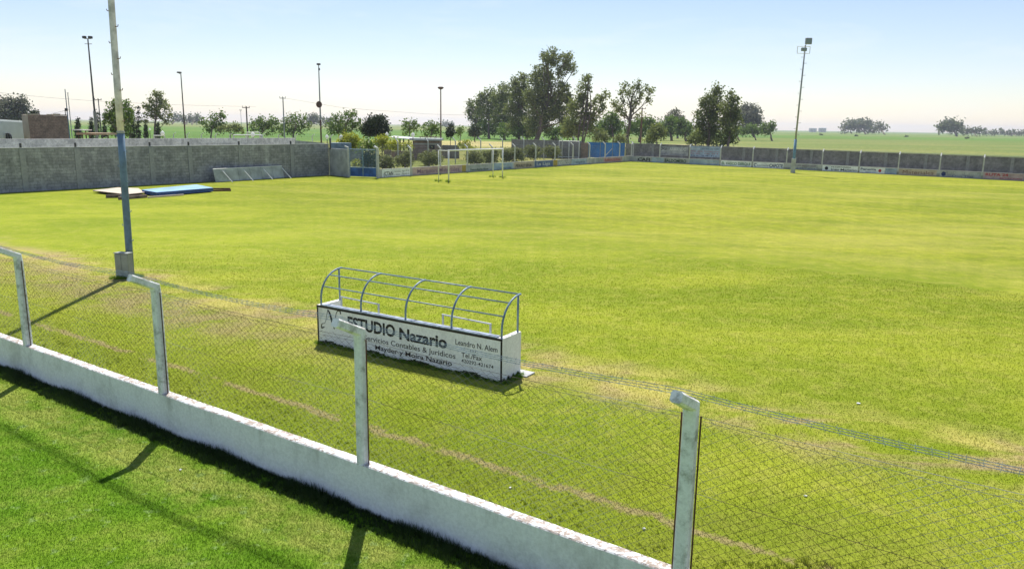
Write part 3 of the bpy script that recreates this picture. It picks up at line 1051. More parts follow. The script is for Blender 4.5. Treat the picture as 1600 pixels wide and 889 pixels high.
# ------------------------------------------------------------------ goal
goal = empty('football_goal', 'white football goal frame without net near the far end fence', 'goal', tuple(ground_pt(701, 284)))
ga, gb = ground_pt(701, 284)[:2], ground_pt(785, 277)[:2]
gt = (gb - ga) / np.linalg.norm(gb - ga)
gback = np.array([-gt[1], gt[0]])
GH = 2.42
for p in (ga, gb):
    mb = MB(); mb.tube([(p[0], p[1], 0), (p[0], p[1], GH + 0.06)], 0.062, 8)
    rel(goal, mb.build('post', M['white_paint'], goal, smooth=True))
mb = MB(); mb.tube([(*(ga - gt * 0.05), GH), (*(gb + gt * 0.05), GH)], 0.062, 8)
rel(goal, mb.build('crossbar', M['white_paint'], goal, smooth=True))
for p in (ga, gb):
    q = p + gback * 1.0
    mb = MB(); mb.tube([(q[0], q[1], 0), (q[0], q[1], GH)], 0.035, 6)
    rel(goal, mb.build('rear_post', M['white_paint'], goal, smooth=True))
    mb = MB(); mb.tube([(p[0], p[1], GH - 0.02), (q[0], q[1], GH - 0.02)], 0.03, 6)
    rel(goal, mb.build('side_bar', M['white_paint'], goal, smooth=True))
pts = []
for p in (ga, gb, ga + gback, gb + gback):
    for i in range(14):
        pts.append((p[0] + rng.uniform(-0.3, 0.3), p[1] + rng.uniform(-0.2, 0.2), 2.2))
tufts('goal_grass', pts, M['lawn_blades'], 'dark unmown grass tufts at the feet of the goal posts', 0.04, 0.12, 20)

# ------------------------------------------------------------------ light poles of the ground
def rungs(mb, x, y, z0, z1, step, r_, ax):
    z = z0; s_ = 1
    while z < z1:
        d = np.array([ax[0], ax[1], 0.0]) * s_
        b = np.array([x, y, z])
        mb.tube([b + d * r_ * 0.8, b + d * (r_ + 0.11), b + d * (r_ + 0.13) + [0, 0, 0.04]], 0.009, 5)
        z += step; s_ = -s_


lp = ground_pt(204.5, 429)[:2]
pole = empty('light_pole', 'tall light pole, blue below and bare above, rising out of frame left of the dugout', 'light pole', (lp[0], lp[1], 0))
LX = np.array([0.015, 0.0])     # slight lean


def lpp(z):
    return (lp[0] + LX[0] * z, lp[1], z)


mb = MB(); mb.tube([lpp(z) for z in np.linspace(0, 4.05, 5)], 0.098, 12, r2=0.094)
rel(pole, mb.build('lower_shaft', M['pole_blue'], pole, smooth=True))
mb = MB(); mb.tube([lpp(z) for z in np.linspace(4.05, 13.5, 8)], 0.092, 12, r2=0.07)
rel(pole, mb.build('upper_shaft', M['pole_wood'], pole, smooth=True))
mb = MB(); mb.lathe(lpp(4.03), [(0.10, 0), (0.104, 0.01), (0.104, 0.05), (0.094, 0.06)], 12)
rel(pole, mb.build('collar', M['grey_metal'], pole))
z = 1.0; s_ = 1
while z < 13:
    mb = MB()
    b = np.array(lpp(z)); d = np.array([0.9, -0.43, 0]) * s_
    mb.tube([b + d * 0.07, b + d * 0.19, b + d * 0.21 + [0, 0, 0.05]], 0.011, 5)
    rel(pole, mb.build('step_rung', M['rust'] if z > 4 else M['pole_blue'], pole))
    z += 0.42; s_ = -s_
mb = MB()
top = np.array(lpp(13.3))
mb.tube([top + [-0.8, 0, 0], top + [0.8, 0, 0]], 0.035, 6)
rel(pole, mb.build('crossarm', M['grey_metal'], pole))
for s_ in (-0.55, 0.55):
    mb = MB(); mb.box(top + [s_, -0.1, 0.22], (0.42, 0.22, 0.36), (1, 0.1), 0.03)
    rel(pole, mb.build('floodlight', M['dark_metal'], pole))

cab = empty('electrical_cabinet', 'grey green two door electrical cabinet at the foot of the left pole', 'cabinet', (-11.5, 21.6, 0))
cc = ground_pt(196, 434)[:2]
cax = np.array([0.97, -0.243])
caxn = np.array([0.243, 0.97])
mb = MB(); mb.box((cc[0], cc[1], 0.38), (0.44, 0.20, 0.64), cax, 0.012)
mb.box((cc[0], cc[1], 0.715), (0.47, 0.235, 0.025), cax)
rel(cab, mb.build('body', M['cabinet'], cab))
for s_ in (-0.109, 0.109):
    mb = MB(); q = cc + cax * s_ - caxn * 0.108
    mb.box((q[0], q[1], 0.38), (0.207, 0.012, 0.60), cax, 0.004)
    rel(cab, mb.build('door', M['cabinet'], cab))
mb = MB()
for s_ in (-0.19, 0.19):
    for dd in (-0.08, 0.08):
        q = cc + cax * s_ + caxn * dd
        mb.tube([(q[0], q[1], 0), (q[0], q[1], 0.07)], 0.014, 5)
for dd in (-0.09, 0.09):
    a_ = cc - cax * 0.25 + caxn * dd; b_ = cc + cax * 0.27 + caxn * dd
    mb.tube([(a_[0], a_[1], 0.05), (b_[0], b_[1], 0.05)], 0.012, 5)
rel(cab, mb.build('stand', M['steel'], cab))
pts = [(cc[0] + rng.uniform(-0.35, 0.45), cc[1] + rng.uniform(-0.3, 0.3), rng.uniform(0.5, 1.2)) for i in range(160)]
tufts('pole_grass', pts, M['lawn_blades'], 'bright green uncut grass round the foot of the left pole', 0.05, 0.13, 14)

# right tower
tp = ground_pt(1233, 267)[:2] + np.array([0.2, -0.6])
tz = float(gz(*tp))
tower = empty('floodlight_pole', 'slim pole with blue foot and one big square floodlight by the right wall', 'light pole', (tp[0], tp[1], tz))
mb = MB(); mb.box((tp[0], tp[1], tz + 0.75), (0.42, 0.42, 1.6), U, 0.03)
rel(tower, mb.build('plinth', M['pale_conc'], tower))
M['plinth_blue'] = flat('pale blue plinth paint', (0.16, 0.28, 0.40), 0.7, var=0.2)
mb = MB(); mb.tube([(tp[0], tp[1], tz + 0.3), (tp[0], tp[1], tz + 3.6)], 0.15, 10)
rel(tower, mb.build('lower_shaft', M['plinth_blue'], tower, smooth=True))
mb = MB(); mb.tube([(tp[0], tp[1], tz + 3.6), (tp[0] + 0.15, tp[1], 13.2)], 0.105, 8, r2=0.075)
rel(tower, mb.build('upper_shaft', M['grey_metal'], tower, smooth=True))
z = 1.6; s_ = 1
while z < 12.6:
    mb = MB(); b = np.array([tp[0] + 0.012 * z, tp[1], z + tz])
    mb.tube([b, b + np.array([0.34 * s_, 0, 0.02])], 0.022, 4)
    rel(tower, mb.build('step_rung', M['grey_metal'], tower)); z += 0.62; s_ = -s_
hx, hy = tp[0] + 0.1, tp[1]
mb = MB()
fr = [(-0.75, 12.35), (0.58, 12.35), (0.58, 13.05), (-0.75, 13.05)]
for i in range(4):
    a_, b_ = fr[i], fr[(i + 1) % 4]
    mb.tube([(hx + a_[0], hy, a_[1]), (hx + b_[0], hy, b_[1])], 0.035, 5)
rel(tower, mb.build('service_frame', M['white_paint'], tower))
for (ox, oz, sx_, sz_) in ((0.36, 13.60, 0.72, 0.66), (-0.05, 12.75, 0.62, 0.36)):
    f_ = MB(); f_.box((hx + ox, hy, oz), (sx_, 0.22, sz_), (1, 0.15), 0.04)
    f_.tube([(hx + ox, hy, oz), (hx + 0.02, hy, oz - 0.5)], 0.03, 5)
    fo = rel(tower, f_.build('floodlight', M['grey_metal'], tower))
    f_ = MB(); f_.box((hx + ox - 0.0, hy - 0.117, oz), (sx_ * 0.86, 0.012, sz_ * 0.8), (1, 0.15), 0.004)
    g_ = f_.build('lens', M['glass'], fo)

# ------------------------------------------------------------------ end fence with painted low wall
AD_H = 0.72


def side_fence(name, label, p_start, direction, n_bays, out_dir, elbow, post_r, adverts, low_h=AD_H, group=None, first=0):
    ax = np.array(direction, float); ax /= np.linalg.norm(ax)
    f_ = empty(name, label, 'fence', (p_start[0], p_start[1], 0), group)
    out_ = np.array(out_dir, float)
    mb = MB()
    for i in range(n_bays):
        a_ = p_start + ax * 4 * i; b_ = p_start + ax * 4 * (i + 1)
        za, zb = float(gz(*a_)), float(gz(*b_))
        n0, n1 = out_ * 0.0, out_ * 0.15
        q = [a_ + n0, b_ + n0, b_ + n1, a_ + n1]
        zz = [za, zb, zb, za]
        vs_ = [(p[0], p[1], z - 0.1) for p, z in zip(q, zz)] + [(p[0], p[1], z + low_h) for p, z in zip(q, zz)]
        mb.add(vs_, [(4, 5, 6, 7), (0, 1, 5, 4), (1, 2, 6, 5), (2, 3, 7, 6), (3, 0, 4, 7)])
    rel(f_, mb.build('low_wall', M['ad_wall'], f_))
    for i in range(first, n_bays + 1):
        p = p_start + ax * 4 * i + out_ * 0.07
        rel(f_, bent_post('post', p, out_, float(gz(*p)) - 0.1, elbow + float(gz(*p)), 0.36, 0.30, post_r, M['post_far'], f_))
    mb = MB()
    for i in range(n_bays):
        a_ = p_start + ax * (4 * i + 0.08) + out_ * 0.075; b_ = p_start + ax * (4 * i + 3.92) + out_ * 0.075
        z_ = float(gz(*((a_ + b_) / 2)))
        chain_mesh(mb, a_, b_, z_ + low_h, z_ + elbow - 0.08, 0.20, 0.19, 0.003, sag=0.02, seg=3, seed=i)
    rel(f_, mb.build('mesh_panel', M['mesh_grey'], f_))
    mb = MB()
    for q in (0.4, 0.95):
        pa = p_start + out_ * (0.07 + 0.36 * q); pb = pa + ax * 4 * n_bays
        za, zb = float(gz(*pa)), float(gz(*pb))
        mb.tube([(pa[0], pa[1], za + elbow + 0.3 * q + 0.06), (pb[0], pb[1], zb + elbow + 0.3 * q + 0.06)], 0.005, 3, cap=False)
    rel(f_, mb.build('barbed_wire', M['barb'], f_))
    # painted adverts: (s0, s1, z0, z1, colour, [(text, s, z, cap, width, colour, bold)])
    for (s0, s1, z0, z1, colr, items) in adverts:
        a_ = p_start + ax * s0; b_ = p_start + ax * s1
        za = float(gz(*a_)); zb = float(gz(*b_))
        e_ = -out_ * 0.006
        mb = MB()
        q0, q1 = a_ + e_, b_ + e_
        r0, r1 = a_ + out_ * 0.002, b_ + out_ * 0.002
        vs_ = [(q0[0], q0[1], za + z0), (q1[0], q1[1], zb + z0), (q1[0], q1[1], zb + z1), (q0[0], q0[1], za + z1),
               (r0[0], r0[1], za + z0), (r1[0], r1[1], zb + z0), (r1[0], r1[1], zb + z1), (r0[0], r0[1], za + z1)]
        mb.add(vs_, [(0, 1, 2, 3), (3, 2, 6, 7), (0, 4, 5, 1), (0, 3, 7, 4), (1, 5, 6, 2)])
        pan = rel(f_, mb.build('painted_advert', M[colr], f_))
        bycol = {}
        for (tx, s_, z_, cap, wd_, cl, bd) in items:
            bycol.setdefault(cl, []).append((tx, s_, z_ + za + (zb - za) * 0.5, cap, wd_, bd))
        for cl, its in bycol.items():
            lo_ = letters(its, 'lettering', M[cl], pan, (p_start + e_), ax)
    return f_


M['ad_wall'] = whitewash('weathered painted low wall', (0.52, 0.52, 0.50), (0.22, 0.22, 0.20), (0.60, 0.55, 0.45))
M['post_far'] = flat('pale concrete post', (0.53, 0.53, 0.51), 0.85, var=0.15)
M['ad_white'] = flat('faded white advert', (0.83, 0.85, 0.85), 0.8, var=0.16, scale=1.6)
M['ad_grey'] = flat('faded grey advert', (0.39, 0.40, 0.40), 0.8, var=0.25, scale=1.6)
M['ad_blue'] = flat('faded pale blue advert', (0.36, 0.45, 0.55), 0.8, var=0.2, scale=1.6)
M['ad_navy'] = flat('faded navy advert', (0.13, 0.18, 0.31), 0.8, var=0.25, scale=1.6)
M['ad_pink'] = flat('faded pinkish advert', (0.49, 0.36, 0.36), 0.8, var=0.25, scale=1.6)
M['ad_tan'] = flat('faded tan advert', (0.52, 0.43, 0.33), 0.8, var=0.2, scale=1.6)
M['ad_yellow'] = flat('faded ochre stripe', (0.47, 0.34, 0.08), 0.8, var=0.2)
M['t_black'] = flat('black sign paint', (0.03, 0.03, 0.035), 0.7)
M['t_navy'] = flat('navy sign paint', (0.03, 0.05, 0.16), 0.7)
M['t_green'] = flat('green sign paint', (0.03, 0.16, 0.07), 0.7)
M['t_dgreen'] = flat('dark green sign paint', (0.04, 0.08, 0.04), 0.7)
M['t_red'] = flat('red sign paint', (0.42, 0.04, 0.05), 0.7)
M['t_purple'] = flat('faded purple sign paint', (0.20, 0.12, 0.20), 0.7)
M['t_brown'] = flat('brown sign paint', (0.24, 0.12, 0.08), 0.7)
M['t_white'] = flat('white sign paint', (0.62, 0.62, 0.60), 0.7)
M['t_blue'] = flat('blue sign paint', (0.10, 0.22, 0.40), 0.7)

E0 = ground_pt(592.5, 278.5)[:2]
E1 = COR
EAX = (E1 - E0) / np.linalg.norm(E1 - E0)
EL = np.linalg.norm(E1 - E0) / 12      # bay length close to 3.9 m
EOUT = np.array([-EAX[1], EAX[0]])
z0_, z1_ = 0.06, 0.70
end_ads = [
    (0.35, 3.85, z0_, z1_, 'ad_white', [('(CTAN', 0.55, 0.16, 0.34, 1.15, 't_black', 0.02), ('Servicios', 1.85, 0.40, 0.14, 0.8, 't_black', 0.0), ('y ventas', 1.85, 0.16, 0.14, 0.7, 't_black', 0.0), ('Agro 4120', 2.8, 0.42, 0.14, 0.95, 't_black', 0.0), ('Tel. 4215', 2.8, 0.16, 0.14, 0.9, 't_black', 0.0)]),
    (4.2, 11.2, z0_, z1_, 'ad_pink', [('Martinoni Materiales', 4.8, 0.20, 0.36, 6.0, 't_purple', 0.01)]),
    (11.25, 11.85, z0_, z1_, 'ad_yellow', []),
    (12.2, 15.8, z0_, z1_, 'ad_grey', [('Sembrados', 12.5, 0.12, 0.20, 3.0, 't_dgreen', 0.02)]),
    (16.1, 19.8, z0_, z1_, 'ad_blue', [('Seguros', 17.5, 0.34, 0.20, 1.9, 't_white', 0.0), ('La Segunda', 17.5, 0.10, 0.16, 2.0, 't_navy', 0.0)]),
    (20.1, 23.9, z0_, z1_, 'ad_tan', [('FERRETERIA', 20.4, 0.16, 0.30, 3.1, 't_black', 0.02)]),
    (24.1, 27.9, z0_, z1_, 'ad_navy', [('La Liga', 24.5, 0.22, 0.34, 2.8, 't_white', 0.01)]),
    (28.0, 28.9, z0_, z1_, 'ad_yellow', []),
    (29.0, 31.9, z0_, z1_, 'ad_grey', [('KIOSCO', 29.2, 0.16, 0.36, 2.4, 't_white', 0.02)]),
    (32.1, 35.8, z0_, z1_, 'ad_blue', [('Transporte', 32.5, 0.22, 0.28, 2.8, 't_navy', 0.0)]),
    (36.4, 40.0, z0_, z1_, 'ad_grey', []),
    (40.1, 45.4, z0_, z1_, 'ad_pink', [('PANADERIA', 40.5, 0.20, 0.34, 4.2, 't_red', 0.01)]),
]
# bays of this fence are slightly shorter than four metres: scale along the axis
K = EL / 4.0


def scaled(ads, k):
    return [(a * k, b * k, c, d, e, [(t, s_ * k, z_, cp, w_ * k, cl, bd) for (t, s_, z_, cp, w_, cl, bd) in it]) for (a, b, c, d, e, it) in ads]


_gap = 4 * K
side_dir = EAX


def side_fence_scaled(*args, **kw):
    return side_fence(*args, **kw)


side_fence('end_fence', 'fence behind the goal, low wall of faded adverts with cranked posts and mesh', E0, EAX, 12, EOUT, 2.30, 0.13, scaled(end_ads, K))

RD = np.array([0.8387, -0.5446])
ROUT = np.array([0.5446, 0.8387])
right_ads = [
    (0.9, 2.9, 0.04, 0.66, 'ad_grey', [('CAFI', 1.0, 0.14, 0.42, 1.7, 't_black', 0.03)]),
    (2.95, 4.6, 0.04, 0.66, 'ad_blue', [('Club', 3.2, 0.26, 0.20, 1.0, 't_white', 0.0)]),
    (4.65, 7.9, 0.04, 0.70, 'ad_grey', [('BALDOMERO', 4.75, 0.16, 0.40, 2.9, 't_dgreen', 0.03)]),
    (8.1, 11.9, 0.04, 0.66, 'ad_blue', [('Tornería', 10.0, 0.24, 0.24, 1.7, 't_white', 0.0)]),
    (12.1, 15.9, 0.04, 0.68, 'ad_white', [('EL VASCO DERQUI', 12.25, 0.20, 0.34, 3.5, 't_green', 0.02)]),
    (16.1, 19.7, 0.04, 0.66, 'ad_white', [('C', 16.2, 0.14, 0.40, 0.32, 't_navy', 0.02), ('arpintería', 16.6, 0.22, 0.22, 1.35, 't_navy', 0.0), ('CAPOTE', 18.05, 0.14, 0.40, 1.6, 't_navy', 0.03)]),
    (20.5, 23.6, 0.04, 0.66, 'ad_grey', [('TALLER MECANICO', 20.7, 0.40, 0.17, 2.7, 't_purple', 0.01), ('de Juan Carlos', 20.7, 0.14, 0.18, 2.6, 't_navy', 0.0)]),
    (24.1, 27.9, 0.04, 0.68, 'ad_white', [('VETERINARIA', 25.0, 0.46, 0.16, 2.2, 't_black', 0.01), ('Ines Mariano', 25.1, 0.12, 0.26, 2.7, 't_black', 0.01)]),
    (28.1, 30.7, 0.04, 0.68, 'ad_white', [('Panetta', 28.2, 0.34, 0.26, 1.6, 't_navy', 0.02), ('repuestos', 28.7, 0.10, 0.16, 1.1, 't_blue', 0.0)]),
    (30.75, 31.9, 0.04, 0.66, 'ad_blue', [('Funes', 30.85, 0.46, 0.12, 0.8, 't_navy', 0.0)]),
    (32.1, 35.8, 0.04, 0.68, 'ad_tan', [('Materiales', 32.5, 0.16, 0.40, 3.0, 't_brown', 0.0)]),
    (36.1, 39.9, 0.04, 0.68, 'ad_grey', [('ESTACION DE SERV.', 36.9, 0.40, 0.20, 2.7, 't_white', 0.0), ('Don Tito', 37.3, 0.10, 0.18, 1.9, 't_navy', 0.0)]),
    (40.1, 43.9, 0.04, 0.70, 'ad_pink', [('RUTA 24', 40.3, 0.38, 0.28, 2.0, 't_red', 0.03), ('ESTACION', 41.6, 0.10, 0.14, 1.9, 't_red', 0.02)]),
    (44.1, 47.9, 0.04, 0.70, 'ad_white', [('Cerealera', 44.4, 0.2, 0.3, 2.8, 't_green', 0.0)]),
]
rf = side_fence('side_fence', 'long fence across the pitch, low advert wall with pale posts ending at the far corner', COR, RD, 13, ROUT, 2.18, 0.14, right_ads)
# round emblems painted beside two of the adverts
for s_, cl, rr in ((24.55, 't_black', 0.2), (30.2, 't_red', 0.17), (36.45, 't_navy', 0.24)):
    c = COR + RD * s_ - ROUT * 0.012
    z_ = float(gz(*c)) + 0.34
    mb = MB()
    vs_ = [(c[0] + RD[0] * rr * math.cos(a) * (1 if i % 2 else 0.82), c[1] + RD[1] * rr * math.cos(a) * (1 if i % 2 else 0.82), z_ + rr * math.sin(a)) for i, a in enumerate(np.linspace(0, 2 * math.pi, 14, endpoint=False))]
    mb.add(vs_, [tuple(range(14))])
    rel(rf, mb.build('painted_emblem', M[cl], rf))


# ------------------------------------------------------------------ right block wall behind the side fence
def block_wall(name, label, a_, b_, h, th, mat_, out_, pil=None, cap=None, zfun=gz, base=-0.1, cat='wall'):
    a_ = np.array(a_, float); b_ = np.array(b_, float); o_ = np.array(out_, float)
    e = empty(name, label, cat, (a_[0], a_[1], 0))
    Lg = np.linalg.norm(b_ - a_); ax = (b_ - a_) / Lg
    n_ = max(1, int(Lg / 4))
    mb = MB()
    for i in range(n_):
        p, q = a_ + ax * Lg * i / n_, a_ + ax * Lg * (i + 1) / n_
        zs = [float(zfun(*p)), float(zfun(*q))]
        w4 = [p, q, q + o_ * th, p + o_ * th]; zz = [zs[0], zs[1], zs[1], zs[0]]
        mb.add([(w[0], w[1], z + base) for w, z in zip(w4, zz)] + [(w[0], w[1], z + h) for w, z in zip(w4, zz)],
               [(4, 5, 6, 7), (0, 1, 5, 4), (1, 2, 6, 5), (2, 3, 7, 6), (3, 0, 4, 7)])
    rel(e, mb.build('masonry', mat_, e))
    if pil:
        for s_ in np.arange(pil[0], Lg, pil[1]):
            p = a_ + ax * s_ - o_ * 0.03
            mb = MB(); mb.box((p[0], p[1], float(zfun(*p)) + (h - 0.02) / 2), (pil[2], 0.06, h - 0.02), ax)
            rel(e, mb.build('pier', pil[3], e))
    if cap:
        mb = MB()
        p, q = a_ - o_ * 0.02, b_ - o_ * 0.02
        z0, z1 = float(zfun(*p)) + h, float(zfun(*q)) + h
        t2 = th + 0.04
        mb.add([(p[0], p[1], z0 + .002), (q[0], q[1], z1 + .002), (q[0] + o_[0] * t2, q[1] + o_[1] * t2, z1 + .002), (p[0] + o_[0] * t2, p[1] + o_[1] * t2, z0 + .002),
                (p[0], p[1], z0 + .05), (q[0], q[1], z1 + .05), (q[0] + o_[0] * t2, q[1] + o_[1] * t2, z1 + .05), (p[0] + o_[0] * t2, p[1] + o_[1] * t2, z0 + .05)],
               [(3, 2, 1, 0), (4, 5, 6, 7), (0, 1, 5, 4), (1, 2, 6, 5), (2, 3, 7, 6), (3, 0, 4, 7)])
        rel(e, mb.build('coping', cap, e))
    return e


wa = COR + ROUT * 1.3 - RD * 0.6
M['pier_conc'] = flat('pale grey pier', (0.28, 0.28, 0.275), 0.9, var=0.15)
rw = block_wall('block_wall', 'long dark block wall with grey piers behind the fence on the far side', wa, COR + ROUT * 1.3 + RD * 60, 2.30, 0.18, M['right_wall'], ROUT, (3.1, 4.0, 0.3, M['pier_conc']), M['pier_conc'])
# painted notices on the block wall near the corner
for (s0, s1, z0, z1, cm, items) in (
        (3.4, 7.35, 0.92, 2.05, 'ad_grey', [('OG', 3.5, 1.62, 0.34, 0.9, 't_black', 0.03), ('ARMANDO', 4.8, 1.55, 0.40, 2.3, 't_white', 0.02), ('Reparacion de', 3.5, 1.26, 0.14, 1.3, 't_navy', 0.0), ('heladeras', 3.5, 1.02, 0.14, 1.2, 't_navy', 0.0), ('Electricidad y', 5.3, 1.26, 0.14, 1.8, 't_white', 0.0), ('bobinados 4211', 5.3, 1.02, 0.14, 1.8, 't_navy', 0.0)]),
        (7.6, 11.6, 0.86, 2.18, 'ad_blue', [('Remises', 7.7, 1.80, 0.22, 1.2, 't_white', 0.0), ('CENTRAL DE VIAJES', 9.0, 1.80, 0.20, 2.4, 't_navy', 0.0), ('Salidas diarias', 7.7, 1.50, 0.15, 1.6, 't_red', 0.0), ('Rio Cuarto y zona', 9.5, 1.50, 0.15, 1.9, 't_red', 0.0), ('Tel. 420', 7.7, 1.22, 0.15, 1.2, 't_red', 0.0), ('Cel. 15 4', 9.5, 1.22, 0.15, 1.8, 't_red', 0.0), ('las 24 hs', 7.8, 0.95, 0.15, 3.4, 't_navy', 0.0)])):
    org = COR + ROUT * 1.24
    a_, b_ = org + RD * s0, org + RD * s1
    mb = MB(); c = (a_ + b_) / 2
    mb.box((c[0], c[1], (z0 + z1) / 2), (s1 - s0, 0.02, z1 - z0), RD)
    pn = rel(rw, mb.build('painted_notice', M[cm], rw))
    by = {}
    for (tx, s_, z_, cap, wd_, cl, bd) in items:
        by.setdefault(cl, []).append((tx, s_, z_, cap, wd_, bd))
    for cl, its in by.items():
        lo_ = letters(its, 'lettering', M[cl], pn, org - ROUT * 0.013, RD)

# the wall goes on to the left of the corner, behind the second fence
wb = wa - RD * 2.4
block_wall('block_wall', 'dark block wall behind the hedges, topmost left of the grey mesh gate', wa - RD * 19.2, wa - RD * 7.65, 2.40, 0.18, M['right_wall'], ROUT, None, M['pier_conc'])
block_wall('block_wall', 'short brown brick wall between the grey mesh gate and the blue sheeting', wa - RD * 7.6, wa - RD * 6.5, 2.25, 0.18, M['brick'], ROUT, None, None)
block_wall('block_wall', 'short grey block wall between the blue sheeting and the far corner', wa - RD * 0.85, wa - RD * 0.05, 2.28, 0.18, M['right_wall'], ROUT, None, None)
bs = empty('blue_sheeting', 'bright blue sheeting screen behind the end fence by the far corner', 'screen', (*(wa - RD * 6.4), 0))
mb = MB(); c = wa - RD * 3.67
mb.box((c[0], c[1], 1.30), (5.5, 0.03, 2.05), RD)
rel(bs, mb.build('sheet', M['blue_sheet'], bs))
for s_ in (6.43, 4.6, 2.75, 0.92):
    p = wa - RD * s_ - ROUT * 0.05
    mb = MB(); mb.tube([(p[0], p[1], 0), (p[0], p[1], 2.36)], 0.035, 6)
    rel(bs, mb.build('post', M['grey_metal'], bs))
mb = MB(); a_ = wa - RD * 3.6 - ROUT * 0.9; b_ = wa - RD * 2.8 - ROUT * 0.1
mb.tube([(a_[0], a_[1], 0.35), (b_[0], b_[1], 1.55)], 0.045, 6)
rel(bs, mb.build('brace', M['white_paint'], bs))
mg = empty('mesh_gate', 'wide grey mesh gate in a white frame left of the blue sheeting', 'gate', (*(wa - RD * 10.9), 0))
fr0, fr1 = wa - RD * 10.9 - ROUT * 0.4, wa - RD * 7.7 - ROUT * 0.4
mb = MB()
for p in (fr0, (fr0 + fr1) / 2, fr1):
    mb.tube([(p[0], p[1], 0), (p[0], p[1], 2.42)], 0.06 if p is not (fr0 + fr1) / 2 else 0.03, 6)
for z_ in (0.2, 2.40):
    mb.tube([(fr0[0], fr0[1], z_), (fr1[0], fr1[1], z_)], 0.045, 6)
rel(mg, mb.build('frame', M['white_paint'], mg))
mb = MB(); chain_mesh(mb, fr0, fr1, 0.2, 2.38, 0.13, 0.12, 0.009, sag=0, seg=3, top_jag=0)
rel(mg, mb.build('mesh', M['mesh_grey'], mg))

# ------------------------------------------------------------------ left wall, gate and things against it
LA = ground_pt(0, 302)[:2]; LB = ground_pt(515, 274)[:2]
LAX = (LB - LA) / np.linalg.norm(LB - LA); LOUT = np.array([-LAX[1], LAX[0]])
lw = block_wall('rendered_wall', 'long tall grey rendered wall on the left side of the pitch', LA - LAX * 14, LB, 2.61, 0.2, M['left_wall'], LOUT, None, M['pale_conc'])
M['pier_dark'] = flat('slightly paler wall pier', (0.32, 0.325, 0.33), 0.9, var=0.10)
for px in (40, 125, 240, 300, 378, 458):
    f_ = (px - 0) / 515
    # where the view direction meets the wall line
    d = ray(px, 290); n_ = np.array([LOUT[0], LOUT[1], 0]); t = ((np.array([LA[0], LA[1], 0]) - np.array([0, 0, CAM_H])) @ n_) / (d @ n_)
    p = (np.array([0, 0, CAM_H]) + d * t)[:2]
    q = p - LOUT * 0.025
    mb = MB(); mb.box((q[0], q[1], 1.29), (0.32, 0.05, 2.56), LAX)
    rel(lw, mb.build('pier', M['pier_dark'], lw))
    q = p + LOUT * 0.1
    mb = MB(); mb.tube([(q[0], q[1], 2.6), (q[0], q[1], 2.92)], 0.07, 6)
    rel(lw, mb.build('rebar_stub', M['dark_metal'], lw))
G0 = ground_pt(545, 277.0)[:2]
rax = (G0 - LB) / np.linalg.norm(G0 - LB)
block_wall('rendered_wall', 'short lighter grey wall between the tall left wall and the blue gate', LB + rax * 0.02, G0, 2.28, 0.16, M['pale_conc'], np.array([-rax[1], rax[0]]))
sb = MB(); p = LB + rax * 0.25
sb.tube([(p[0], p[1], 2.2), (p[0], p[1], 3.15)], 0.07, 6)
rb_ = tag(sb.build('stub_post', M['dark_metal']), 'short black post stub rising at the junction of the grey walls', 'post')
gate = empty('blue_gate', 'blue barred double gate with solid lower panels beside the end fence', 'gate', (*G0, 0))
G1 = E0 - EAX * 0.15
gax = (G1 - G0) / np.linalg.norm(G1 - G0); gl = np.linalg.norm(G1 - G0)
gn = np.array([-gax[1], gax[0]])
for k in range(2):
    a_ = G0 + gax * (0.12 + k * (gl - 0.24) / 2 + 0.02); b_ = G0 + gax * (0.12 + (k + 1) * (gl - 0.24) / 2 - 0.02)
    mb = MB()
    for z_ in (0.10, 0.82, 2.30):
        mb.tube([(a_[0], a_[1], z_), (b_[0], b_[1], z_)], 0.03, 6)
    for p in (a_, b_):
        mb.tube([(p[0], p[1], 0.06), (p[0], p[1], 2.32)], 0.032, 6)
    for i in range(1, 11):
        p = a_ + (b_ - a_) * i / 11
        mb.tube([(p[0], p[1], 0.82), (p[0], p[1], 2.30)], 0.013, 5)
    lf = rel(gate, mb.build('leaf', M['gate_bar'], gate))
    mb = MB(); c = (a_ + b_) / 2
    mb.box((c[0], c[1], 0.46), (np.linalg.norm(b_ - a_) - 0.07, 0.02, 0.68), gax)
    o2 = mb.build('panel', M['gate_blue'], lf)
for p, dr in ((G0, -gax), (G1, -gax)):
    rel(gate, bent_post('post', p, dr, -0.05, 2.42, 0.3, 0.12, 0.2 if p is G1 else 0.14, M['post_far'], gate))

# leaning board with struts
pn = empty('hoarding_board', 'long grey board held up by four white struts against the left wall', 'board', (*ground_pt(336.8, 285)[:2], 0))
a_, b_ = ground_pt(337, 285.5)[:2], ground_pt(444.5, 278.5)[:2]
bax = (b_ - a_) / np.linalg.norm(b_ - a_); bo = np.array([-bax[1], bax[0]]); bl = np.linalg.norm(b_ - a_)
for k in range(6):
    p, q = a_ + bax * (bl * k / 6 + 0.012), a_ + bax * (bl * (k + 1) / 6 - 0.012)
    t = bo * 0.22
    mb = MB()
    th = bo * 0.03
    mb.add([(*p, 0.03), (*q, 0.03), (*(q + t), 0.96), (*(p + t), 0.96), (*(p + th), 0.03), (*(q + th), 0.03), (*(q + t + th), 0.96), (*(p + t + th), 0.96)],
           [(0, 1, 2, 3), (7, 6, 5, 4), (0, 4, 5, 1), (1, 5, 6, 2), (2, 6, 7, 3), (3, 7, 4, 0)])
    rel(pn, mb.build('panel', M['panel_grey'], pn))
for s_ in (0.12, 0.41, 0.70, 0.985):
    p = a_ + bax * bl * s_
    q = p - bo * 0.75 + bax * 0.1
    mb = MB(); mb.tube([(*(p + bo * 0.12), 0.80), (*q, 0.02)], 0.04, 5)
    rel(pn, mb.build('strut', M['white_paint'], pn))
